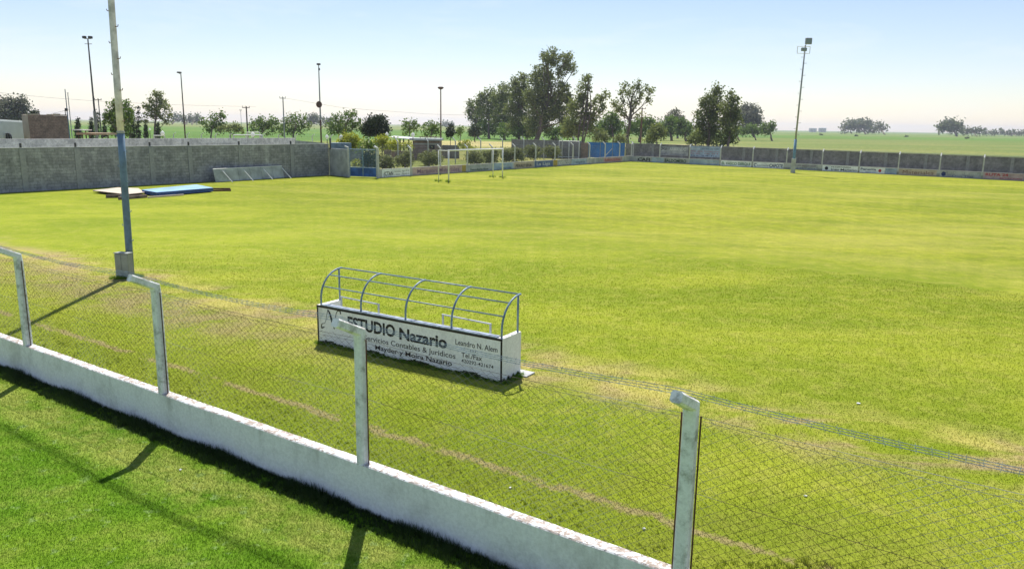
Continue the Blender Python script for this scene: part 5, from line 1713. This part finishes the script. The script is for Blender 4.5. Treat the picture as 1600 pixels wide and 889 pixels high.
can = empty('sheet_canopy', 'pale sheet canopy on thin posts left of the brick hut', 'canopy', tuple(far_pt(626, 250, 100)[:2]) + (0,))
mb = MB(); a_ = far_pt(607, 214.5, 106); b_ = far_pt(640, 217.2, 98); w2 = np.array([0.3, 3.0, 0.15])
mb.add([a_, b_, b_ + w2, a_ + w2, a_ + [0, 0, -0.05], b_ + [0, 0, -0.05], b_ + w2 + [0, 0, -0.05], a_ + w2 + [0, 0, -0.05]], [(0, 1, 2, 3), (7, 6, 5, 4), (0, 4, 5, 1), (1, 5, 6, 2), (2, 6, 7, 3), (3, 7, 4, 0)])
rel(can, mb.build('roof', M['roof_sheet'], can))
for px in (625, 630.5, 610, 638):
    p = far_pt(px, 216, 99.5); mb = MB(); mb.tube([(p[0], p[1], 0), (p[0], p[1], p[2] - 0.1)], 0.09 if px < 631 and px > 620 else 0.05, 6)
    rel(can, mb.build('post', M['dark_metal'], can))


def low_wall(px0, px1, yt, depth, lb, mt, th=0.2):
    mb = MB(); c, zt = px_box(mb, px0, px1, yt, 0, depth, th)
    o = mb.build('low_wall', mt, loc=(c[0], c[1], 0))
    tag(o, lb, 'wall', 'low masonry walls behind the hedge')


low_wall(600, 611.5, 229, 95, 'narrow brick wall standing left of the yellow green bush', M['brick'])
low_wall(612, 646, 236.5, 96, 'low brown wall joining the brick hut on its left', M['brick'])
low_wall(690.5, 717.5, 227, 104, 'square grey block wall right of the brick hut', M['right_wall'])
low_wall(547, 567, 229.5, 92, 'dark grey wall seen above the left of the blue gate', M['left_wall'])
tk = MB(); c, zt = px_box(tk, 516, 545, 223.8, 234, 78, 1.5, False)
tag(tk.build('pool_rim', M['pole_blue']), 'pale blue tank edge behind the short grey wall', 'tank')
_o = bpy.data.objects['pool_rim']; _o.name = 'water_tank'

# ------------------------------------------------------------------ walls and buildings on the left
PA = far_pt(-40, 250, 58)[:2]; PB = far_pt(462, 250, 79)[:2]
pw = empty('weathered_wall', 'pale mauve weathered wall rising behind the long grey left wall', 'wall', (*PA, 0))
zA = far_pt(-40, 217.6, 58)[2]; zB = far_pt(462, 215.8, 79)[2]
pax = (PB - PA) / np.linalg.norm(PB - PA); po = np.array([-pax[1], pax[0]]) * 0.2
mb = MB()
q = [PA, PB, PB + po, PA + po]; zz = [zA, zB, zB, zA]
mb.add([(*p, -0.1) for p in q] + [(*p, z) for p, z in zip(q, zz)], [(4, 5, 6, 7), (0, 1, 5, 4), (1, 2, 6, 5), (2, 3, 7, 6), (3, 0, 4, 7)])
rel(pw, mb.build('masonry', M['pink_wall'], pw))
PC = far_pt(508, 250, 86)[:2]
zc0, zc1 = far_pt(463, 219.6, 79.2)[2], far_pt(508, 223.5, 86)[2]
mb = MB(); q = [PB + pax * .05, PC, PC + po, PB + pax * .05 + po]; zz = [zc0, zc1, zc1, zc0]
mb.add([(*p, -0.1) for p in q] + [(*p, z) for p, z in zip(q, zz)], [(4, 5, 6, 7), (0, 1, 5, 4), (1, 2, 6, 5), (2, 3, 7, 6), (3, 0, 4, 7)])
tag(mb.build('low_wall', M['pale_conc'], loc=(*PB, 0)), 'lower grey wall stepping down right of the pale mauve wall', 'wall')

bd = empty('pale_building', 'long low pale green building with a small barred arch at the left edge', 'building', tuple(far_pt(0, 250, 88)[:2]) + (0,))
mb = MB(); a_ = far_pt(-60, 186, 82); b_ = far_pt(35, 191.5, 92)
q = [a_[:2], b_[:2], b_[:2] + [0, 6], a_[:2] + [0, 6]]
mb.add([(*p, -0.1) for p in q] + [(*q[0], a_[2]), (*q[1], b_[2]), (*q[2], b_[2]), (*q[3], a_[2])], [(4, 5, 6, 7), (0, 1, 5, 4), (1, 2, 6, 5), (2, 3, 7, 6), (3, 0, 4, 7)])
rel(bd, mb.build('wall', M['pale_build'], bd))
wn = MB()
c = far_pt(15.5, 214, 89.4)
wn.add([(c[0] + 0.42 * math.cos(a), c[1] - 0.3, c[2] + 0.42 * math.sin(a)) for a in np.linspace(0, math.pi, 9)] + [(c[0] - 0.42, c[1] - 0.3, c[2] - 0.6), (c[0] + 0.42, c[1] - 0.3, c[2] - 0.6)], [tuple([9, 10] + list(range(0, 9)))])
rel(bd, wn.build('window', M['hole'], bd))
wn = MB()
for s_ in (-0.25, 0, 0.25):
    wn.tube([(c[0] + s_, c[1] - 0.34, c[2] - 0.6), (c[0] + s_, c[1] - 0.34, c[2] + 0.33)], 0.03, 4)
wn.tube([(c[0] + 0.44 * math.cos(a), c[1] - 0.33, c[2] + 0.44 * math.sin(a)) for a in np.linspace(0, math.pi, 9)], 0.04, 4)
rel(bd, wn.build('window_grille', M['grey_metal'], bd))
sh = empty('brick_shed', 'unfinished purplish brick shed behind the left walls', 'shed', tuple(far_pt(70, 250, 84)[:2]) + (0,))
mb = MB(); zt_ = far_pt(80, 181, 84)[2]
mb.prism([tuple(far_pt(51, 250, 84)[:2]), tuple(far_pt(113, 250, 84)[:2]), tuple(far_pt(111, 250, 89)[:2]), tuple(far_pt(55, 250, 89)[:2])], -0.1, zt_)
rel(sh, mb.build('wall', M['brick'], sh))
mb = MB(); a_ = far_pt(33.5, 179, 87); b_ = far_pt(50.7, 181, 84)
q = [a_[:2], b_[:2], b_[:2] + [0.02, 0.3], a_[:2] + [0.02, 0.3]]
mb.add([(*p, -0.1) for p in q] + [(*q[0], a_[2]), (*q[1], b_[2]), (*q[2], b_[2]), (*q[3], a_[2])], [(4, 5, 6, 7), (0, 1, 5, 4), (1, 2, 6, 5), (2, 3, 7, 6), (3, 0, 4, 7)])
rel(sh, mb.build('side_wall', M['tan_lit_side_coping'], sh))  # side toned paler than the brick front, sunlight put into its colour
mb = MB()
for i in range(7):
    px_box(mb, 38 + i * 10.5 if i else 51.2, 46.5 + i * 10.5 if i else 54, 179.6 - (i % 3) * 0.7, 181.05, 84.02, 0.3, False)
rel(sh, mb.build('broken_coping', M['tan_lit_side_coping'], sh))

mast = empty('metal_mast', 'dark blue metal mast with a bracket beside the brick shed', 'mast', tuple(far_pt(113, 250, 82)[:2]) + (0,))
p = far_pt(112.5, 250, 82)
mb = MB(); zt = far_pt(108, 140.5, 82)[2]
mb.tube([(p[0], p[1], 0), (p[0], p[1], zt)], 0.075, 6, r2=0.045)
rel(mast, mb.build('shaft', M['pole_blue'], mast))
mb = MB(); zb = far_pt(108, 172, 82)[2]
mb.box((p[0] - 0.02, p[1] - 0.1, zb), (0.24, 0.2, 0.3), (1, 0), 0.02)
mb.tube([(p[0] - 0.15, p[1] - 0.1, zb), (p[0] - 0.15, p[1] - 0.1, zb - 0.6)], 0.04, 5)
rel(mast, mb.build('bracket', M['dark_metal'], mast))
p = far_pt(116.2, 250, 83)
mb = MB(); mb.tube([(p[0], p[1], 0), (p[0], p[1], far_pt(111.5, 147, 83)[2])], 0.06, 6, r2=0.04)
mb.box((p[0], p[1], far_pt(111.5, 147, 83)[2] + 0.03), (0.12, 0.12, 0.06))
tag(mb.build('metal_mast', M['grey_metal'], loc=(p[0], p[1], 0)), 'plain grey metal mast just right of the dark blue mast', 'mast')

for (nm, lb, px0, px1, yt, yb, dpt, mt, th) in (('shelter', 'small flat white shelter roof right of the brick shed', 116, 134, 202.7, 204.2, 92, 'white_paint', 2.0),
                                                ('shelter', 'long sandy roofed shelter right of the brick shed', 123, 169, 208, 211, 92, 'tile_roof', 2.5)):
    e = empty(nm, lb, 'shelter', tuple(far_pt((px0 + px1) / 2, 250, dpt)[:2]) + (0,))
    mb = MB(); c, zt = px_box(mb, px0, px1, yt, yb, dpt, th, False)
    rel(e, mb.build('roof', M[mt], e))
    for px in ((px0 + 3, px1 - 3) if nm == 'shelter' and px0 < 120 else (px0 + 3, px0 + 15, px1 - 3)):
        p = far_pt(px, yb, dpt); mb = MB(); mb.tube([(p[0], p[1] + 0.4, 0), (p[0], p[1] + 0.4, p[2])], 0.07, 5)
        rel(e, mb.build('post', M['rust_pole'], e))

# ------------------------------------------------------------------ far fence row with cranked posts
ff = empty('mesh_fence', 'distant mesh fence with white cranked posts crossing the fields behind the left walls', 'fence', tuple(far_pt(170, 250, 150)[:2]) + (0,))
prevp = None
mb2 = MB()
for i, px in enumerate([150, 170, 186, 205, 252, 274, 295, 317, 339, 361, 386, 412, 437, 463, 489, 518, 547, 577]):
    dpt = 128 - i * 0.6
    c = far_pt(px, 250, dpt)
    yt = 205.5 + (px - 150) * 0.0125
    zt = far_pt(px, yt, dpt)[2]
    rel(ff, bent_post('post', c[:2], (1, -0.1), 0, zt - 0.3, 0.4, 0.25, 0.13, M['post_paint'], ff))
    if prevp is not None:
        chain_mesh(mb2, prevp[0], c[:2], 0.1, min(prevp[1], zt - 0.4), 0.4, 0.4, 0.006, sag=0, seg=5)
    prevp = (c[:2], zt - 0.4)
rel(ff, mb2.build('mesh_panel', M['mesh_grey'], ff))


def small_goal(lb, px0, px1, ytop, dpt):
    e = empty('small_goal', lb, 'goal', tuple(far_pt(px0, 250, dpt)[:2]) + (0,), 'small goals seen over the left walls')
    a_, b_ = far_pt(px0, ytop, dpt), far_pt(px1, ytop, dpt)
    for p in (a_, b_):
        mb = MB(); mb.tube([(p[0], p[1], 0), (p[0], p[1], p[2] - 0.075)], 0.07, 6); rel(e, mb.build('post', M['white_paint'], e))
        mb = MB(); mb.tube([(p[0], p[1] + 0.07, p[2] - 0.02), (p[0] + 0.1, p[1] + 1.2, 0.0)], 0.05, 5); rel(e, mb.build('stay', M['white_paint'], e))
    mb = MB(); mb.tube([a_, b_], 0.07, 6); rel(e, mb.build('crossbar', M['white_paint'], e))


small_goal('wide white goal seen over the pale wall beside a globe lamp', 364.5, 409, 211.4, 96)
small_goal('narrow white goal farther behind the wide one', 385.5, 405.5, 207.3, 118)
small_goal('low white goal near the open crowned tree', 240, 257, 212.3, 98)

# ------------------------------------------------------------------ globe lamps
gl = None
for (lb, px, py, dpt, rpx) in (
        ('globe lamp in front of the open crowned tree', 254, 208.5, 84, 3.1),
        ('globe lamp over the pale mauve wall beside the wide small goal', 395, 210.5, 88, 3.3),
        ('left one of the close pair of globe lamps at the wall corner', 511, 214.0, 96, 2.7),
        ('right one of the close pair of globe lamps at the wall corner', 533, 215.0, 84, 3.3),
        ('globe lamp right of the dark round evergreen', 604.5, 210.2, 102, 2.6),
        ('tall globe lamp left of the brick hut', 645.2, 211.0, 90, 2.9),
        ('tiny globe lamp among the cypresses', 234, 202.5, 130, 1.5)):
    c = far_pt(px, py, dpt); r_ = rpx * dpt / F
    e = empty('globe_lamp', lb, 'lamp', (c[0], c[1], 0), 'white globe lamps on thin posts')
    mb = MB(); mb.tube([(c[0], c[1], 0), (c[0], c[1], c[2] - r_ * 1.2)], 0.045, 6)
    rel(e, mb.build('lamp_post', M['dark_metal'], e))
    mb = MB(); mb.lathe((c[0], c[1], c[2]), [(r_ * 0.35, -r_ * 1.35), (r_ * 0.45, -r_ * 1.15), (r_ * 0.8, -r_ * 0.75), (r_, -r_ * 0.2), (r_ * 0.97, r_ * 0.25), (r_ * 0.75, r_ * 0.68), (r_ * 0.4, r_ * 0.95), (r_ * 0.16, r_ * 1.25), (0.01, r_ * 1.4)], 12)
    rel(e, mb.build('lamp_globe', M['globe'], e, smooth=True))

# ------------------------------------------------------------------ tall lamp poles and utility poles
def lamp_pole(lb, px_b, y_b, y_top, dpt, r0, r1, mats, split, head):
    c = far_pt(px_b, y_b, dpt)[:2]
    zt = 0
    lo, hi = 0, 60
    for _ in range(50):
        mz = (lo + hi) / 2
        rl = np.array([c[0], c[1], mz - CAM_H]); yy = 444.5 - F * (rl @ _up) / (rl @ _fw)
        if yy > y_top: lo = mz
        else: hi = mz
    zt = lo
    e = empty('lamp_pole', lb, 'light pole', (c[0], c[1], 0))
    zs = zt * split
    mb = MB(); mb.tube([(*c, 0), (*c, zs)], r0 * 1.6 if split > 0.2 and head == 'double' else r0, 8)
    rel(e, mb.build('lower_shaft', M[mats[0]], e))
    mb = MB(); mb.tube([(*c, zs), (*c, zt)], r0, 8, r2=r1)
    rel(e, mb.build('upper_shaft', M[mats[1]], e))
    if head == 'double':
        mb = MB(); mb.tube([(c[0] - 0.5, c[1], zt - 0.7), (c[0] + 0.5, c[1], zt - 0.7)], 0.05, 5); mb.tube([(c[0] - 0.5, c[1], zt), (c[0] + 0.5, c[1], zt)], 0.05, 5)
        rel(e, mb.build('crossarm', M['grey_metal'], e))
        for s_ in (-0.42, 0.42):
            mb = MB(); mb.box((c[0] + s_, c[1] - 0.1, zt + 0.18), (0.58, 0.3, 0.34), (1, 0.3 * (1 if s_ > 0 else -1)), 0.05)
            rel(e, mb.build('floodlight', M['dark_metal'], e))
    elif head == 'bracket':
        mb = MB(); mb.tube([(c[0] - 0.1, c[1], zt - 0.1), (c[0] - 0.35, c[1], zt + 0.05)], 0.04, 5)
        mb.box((c[0] - 0.22, c[1], zt + 0.12), (0.62, 0.3, 0.2), (1, 0), 0.05)
        rel(e, mb.build('lamp_head', M['dark_metal'], e))
    elif head == 'plate':
        mb = MB(); mb.lathe((c[0], c[1], zt), [(0.08, -0.2), (0.30, -0.12), (0.42, 0.0), (0.42, 0.12), (0.2, 0.2)], 10)
        rel(e, mb.build('lamp_head', M['rust_pole'], e))
    elif head == 'disc':
        mb = MB(); mb.box((c[0], c[1], zt + 0.1), (0.5, 0.3, 0.24), (1, 0), 0.05); mb.box((c[0] + 0.05, c[1], zt - 0.55), (0.2, 0.2, 0.3), (1, 0), 0.03)
        rel(e, mb.build('lamp_head', M['dark_metal'], e))
        zd = far_pt(499, 164, dpt)[2]
        mb = MB()
        ns = 16; cx_ = c[0] - 0.08; rr = 0.40
        vs_ = [(cx_ + rr * math.cos(a), c[1] - 0.22, zd + rr * 1.1 * math.sin(a)) for a in np.linspace(0, 2 * math.pi, ns, endpoint=False)]
        vs_ += [(cx_ + rr * 0.6 * math.cos(a), c[1] - 0.10, zd + rr * 0.66 * math.sin(a)) for a in np.linspace(0, 2 * math.pi, ns, endpoint=False)]
        vs_ += [(cx_ + rr * math.cos(a), c[1] - 0.16, zd + rr * 1.1 * math.sin(a)) for a in np.linspace(0, 2 * math.pi, ns, endpoint=False)]
        fs = [(i, (i + 1) % ns, ns + (i + 1) % ns, ns + i) for i in range(ns)] + [tuple(range(ns, 2 * ns))]
        fs += [(i, 2 * ns + i, 2 * ns + (i + 1) % ns, (i + 1) % ns) for i in range(ns)] + [tuple(range(3 * ns - 1, 2 * ns - 1, -1))]
        mb.add(vs_, fs)
        mb.tube([(cx_ + 0.02, c[1] - 0.1, zd - 0.3), (cx_ + 0.02, c[1] - 0.3, zd)], 0.03, 5)
        rel(e, mb.build('dish', M['rust_pole'], e))
    return e


lamp_pole('tall twin headed floodlight pole with thick grey foot above the left wall', 151.5, 215, 61, 110, 0.13, 0.085, ('pier_conc', 'dark_metal'), 0.36, 'double')
lamp_pole('slim dark lamp pole with one small head between two acacias', 289.5, 215, 115, 110, 0.10, 0.065, ('rust_pole', 'dark_metal'), 0.4, 'bracket')
lamp_pole('slim lamp pole carrying a round dark disc halfway up', 502, 222, 102, 105, 0.11, 0.065, ('rust_pole', 'grey_metal'), 0.40, 'disc')
lamp_pole('straight brown lamp pole with a flat round head near the brick hut', 689, 236, 138, 112, 0.10, 0.075, ('rust_pole', 'rust_pole'), 0.3, 'plate')


def utility(lb, px_b, y_top, dpt, r_, arm, m_, ang=0.1, n_ins=3):
    c = far_pt(px_b, 210, dpt)[:2]
    zt = far_pt(px_b, y_top, dpt)[2]
    e = empty('utility_pole', lb, 'utility pole', (c[0], c[1], 0))
    mb = MB(); mb.tube([(*c, 0), (*c, zt)], r_, 8, r2=r_ * 0.7)
    rel(e, mb.build('shaft', M[m_], e))
    mb = MB(); mb.box((c[0], c[1] - r_ - 0.02, zt - 0.25), (arm, 0.12, 0.14), (1, ang))
    rel(e, mb.build('crossarm', M[m_], e))
    for k in range(n_ins):
        s_ = -0.45 + 0.9 * k / (n_ins - 1)
        mb = MB(); mb.lathe((c[0] + arm * s_, c[1] - r_ - 0.02 + arm * s_ * ang, zt - 0.18), [(0.03, 0), (0.03, 0.1), (0.08, 0.14), (0.06, 0.26), (0.02, 0.3)], 8)
        rel(e, mb.build('insulator', M['dark_metal'], e))
    return np.array([c[0], c[1], zt])


u1 = utility('thin T shaped utility pole left of the leafy green tree', 158.5, 155, 170, 0.13, 1.5, 'dark_metal')
u2 = utility('grey utility pole with short crossarm above the forked acacia', 444.5, 152.5, 165, 0.16, 1.3, 'grey_metal')
u3 = utility('thick dark utility pole right of the yellowish green bush', 387, 167, 160, 0.18, 1.5, 'dark_metal')
u4 = utility('brown utility pole with crossarm beside the slender eucalyptus', 1001.5, 169, 200, 0.22, 1.9, 'rust_pole')
u5 = utility('small faint pole far off right of the forked lamp pole foot', 152.5, 171, 260, 0.1, 1.0, 'dark_metal')
u6 = utility('thin faint pole left of the thick dark utility pole', 378, 172, 300, 0.1, 0.9, 'grey_metal')


def cable(lb, pts_px, dpt0, dpt1, r_=0.022):
    mb = MB(); n_ = len(pts_px)
    P_ = [far_pt(x, y, dpt0 + (dpt1 - dpt0) * i / (n_ - 1)) for i, (x, y) in enumerate(pts_px)]
    mb.tube(P_, r_, 4, cap=False)
    tag(mb.build('power_cable', M['cable']), lb, 'cable', 'overhead cables')


cable('overhead cable sagging from the left edge past the masts', [(-30, 142), (0, 145.3), (45, 150), (90, 154), (145, 158), (207, 161.3), (278, 164.3), (340, 166), (400, 167)], 110, 160, 0.018)
cable('overhead cable running right above the acacia and round evergreen', [(444, 153.5), (500, 163), (530, 168), (569, 171.5), (619, 175), (670, 178.7), (720, 180.2), (800, 181)], 165, 195, 0.02)
cable('short cable from the mast bracket leftwards over the brick shed', [(108, 171), (95, 175), (80, 178)], 82, 86, 0.015)

# far buildings
for (lb, px0, px1, yt, dpt) in (('left one of two pale silo blocks on the right horizon', 1264, 1276, 200.3, 1900), ('right one of two pale silo blocks on the right horizon', 1279, 1291, 199.8, 1900)):
    mb = MB(); a_ = far_pt(px0, 203, dpt); b_ = far_pt(px1, 203, dpt); zt = far_pt(px0, yt, dpt)[2]
    nS = 3
    for k in range(nS):
        c = a_ + (b_ - a_) * (k + 0.5) / nS; r_ = (b_[0] - a_[0]) / nS / 2 * 1.02
        mb.lathe((c[0], c[1], 0), [(r_, -0.1), (r_, zt * 0.93), (r_ * 0.5, zt), (0.3, zt * 1.03)], 12)
    tag(mb.build('silo_block', M['far_build'], loc=(a_[0], a_[1], 0)), lb, 'silos', 'pale silos on the horizon')

# grazing specks: dark low bushes in the pasture
for k, (px, py, lb) in enumerate(((1283, 211.5, 'low dark scrub spot in the pasture under the silos'), (1416, 214.5, 'low dark scrub spot in the middle of the right pasture'), (1511, 217, 'low dark scrub spot in the right pasture near the edge'), (1338, 213.3, 'low dark scrub spot below the flat topped wood'))):
    d_ = 4.4 * F / (py - (196.7 + (px - 800) * 0.015))
    plant('bush', lb, 'bush', px, d_, [(px - 1.4, py - 0.8, 1.2), (px + 1.2, py - 0.7, 1.1)], M['dark_leaf'], 0.35, 1.5, 'scrub spots in the pasture', 0.05, limbs=False)

# ------------------------------------------------------------------ air
HZ = 0.00017
mb = MB()
mb.box((0, 0, 24.0), (12200, 12200, 52.0))
n = bpy.data.materials.new('haze')
n.use_nodes = True
n.node_tree.nodes.clear()
o_ = n.node_tree.nodes.new('ShaderNodeOutputMaterial')
v_ = n.node_tree.nodes.new('ShaderNodeVolumePrincipled')
v_.inputs['Color'].default_value = (0.84, 0.90, 1.0, 1)
v_.inputs['Density'].default_value = HZ
v_.inputs['Anisotropy'].default_value = 0.35
n.node_tree.links.new(v_.outputs[0], o_.inputs['Volume'])
if HZ > 0:
    hz = mb.build('haze', n)
    tag(hz, kind='stuff')
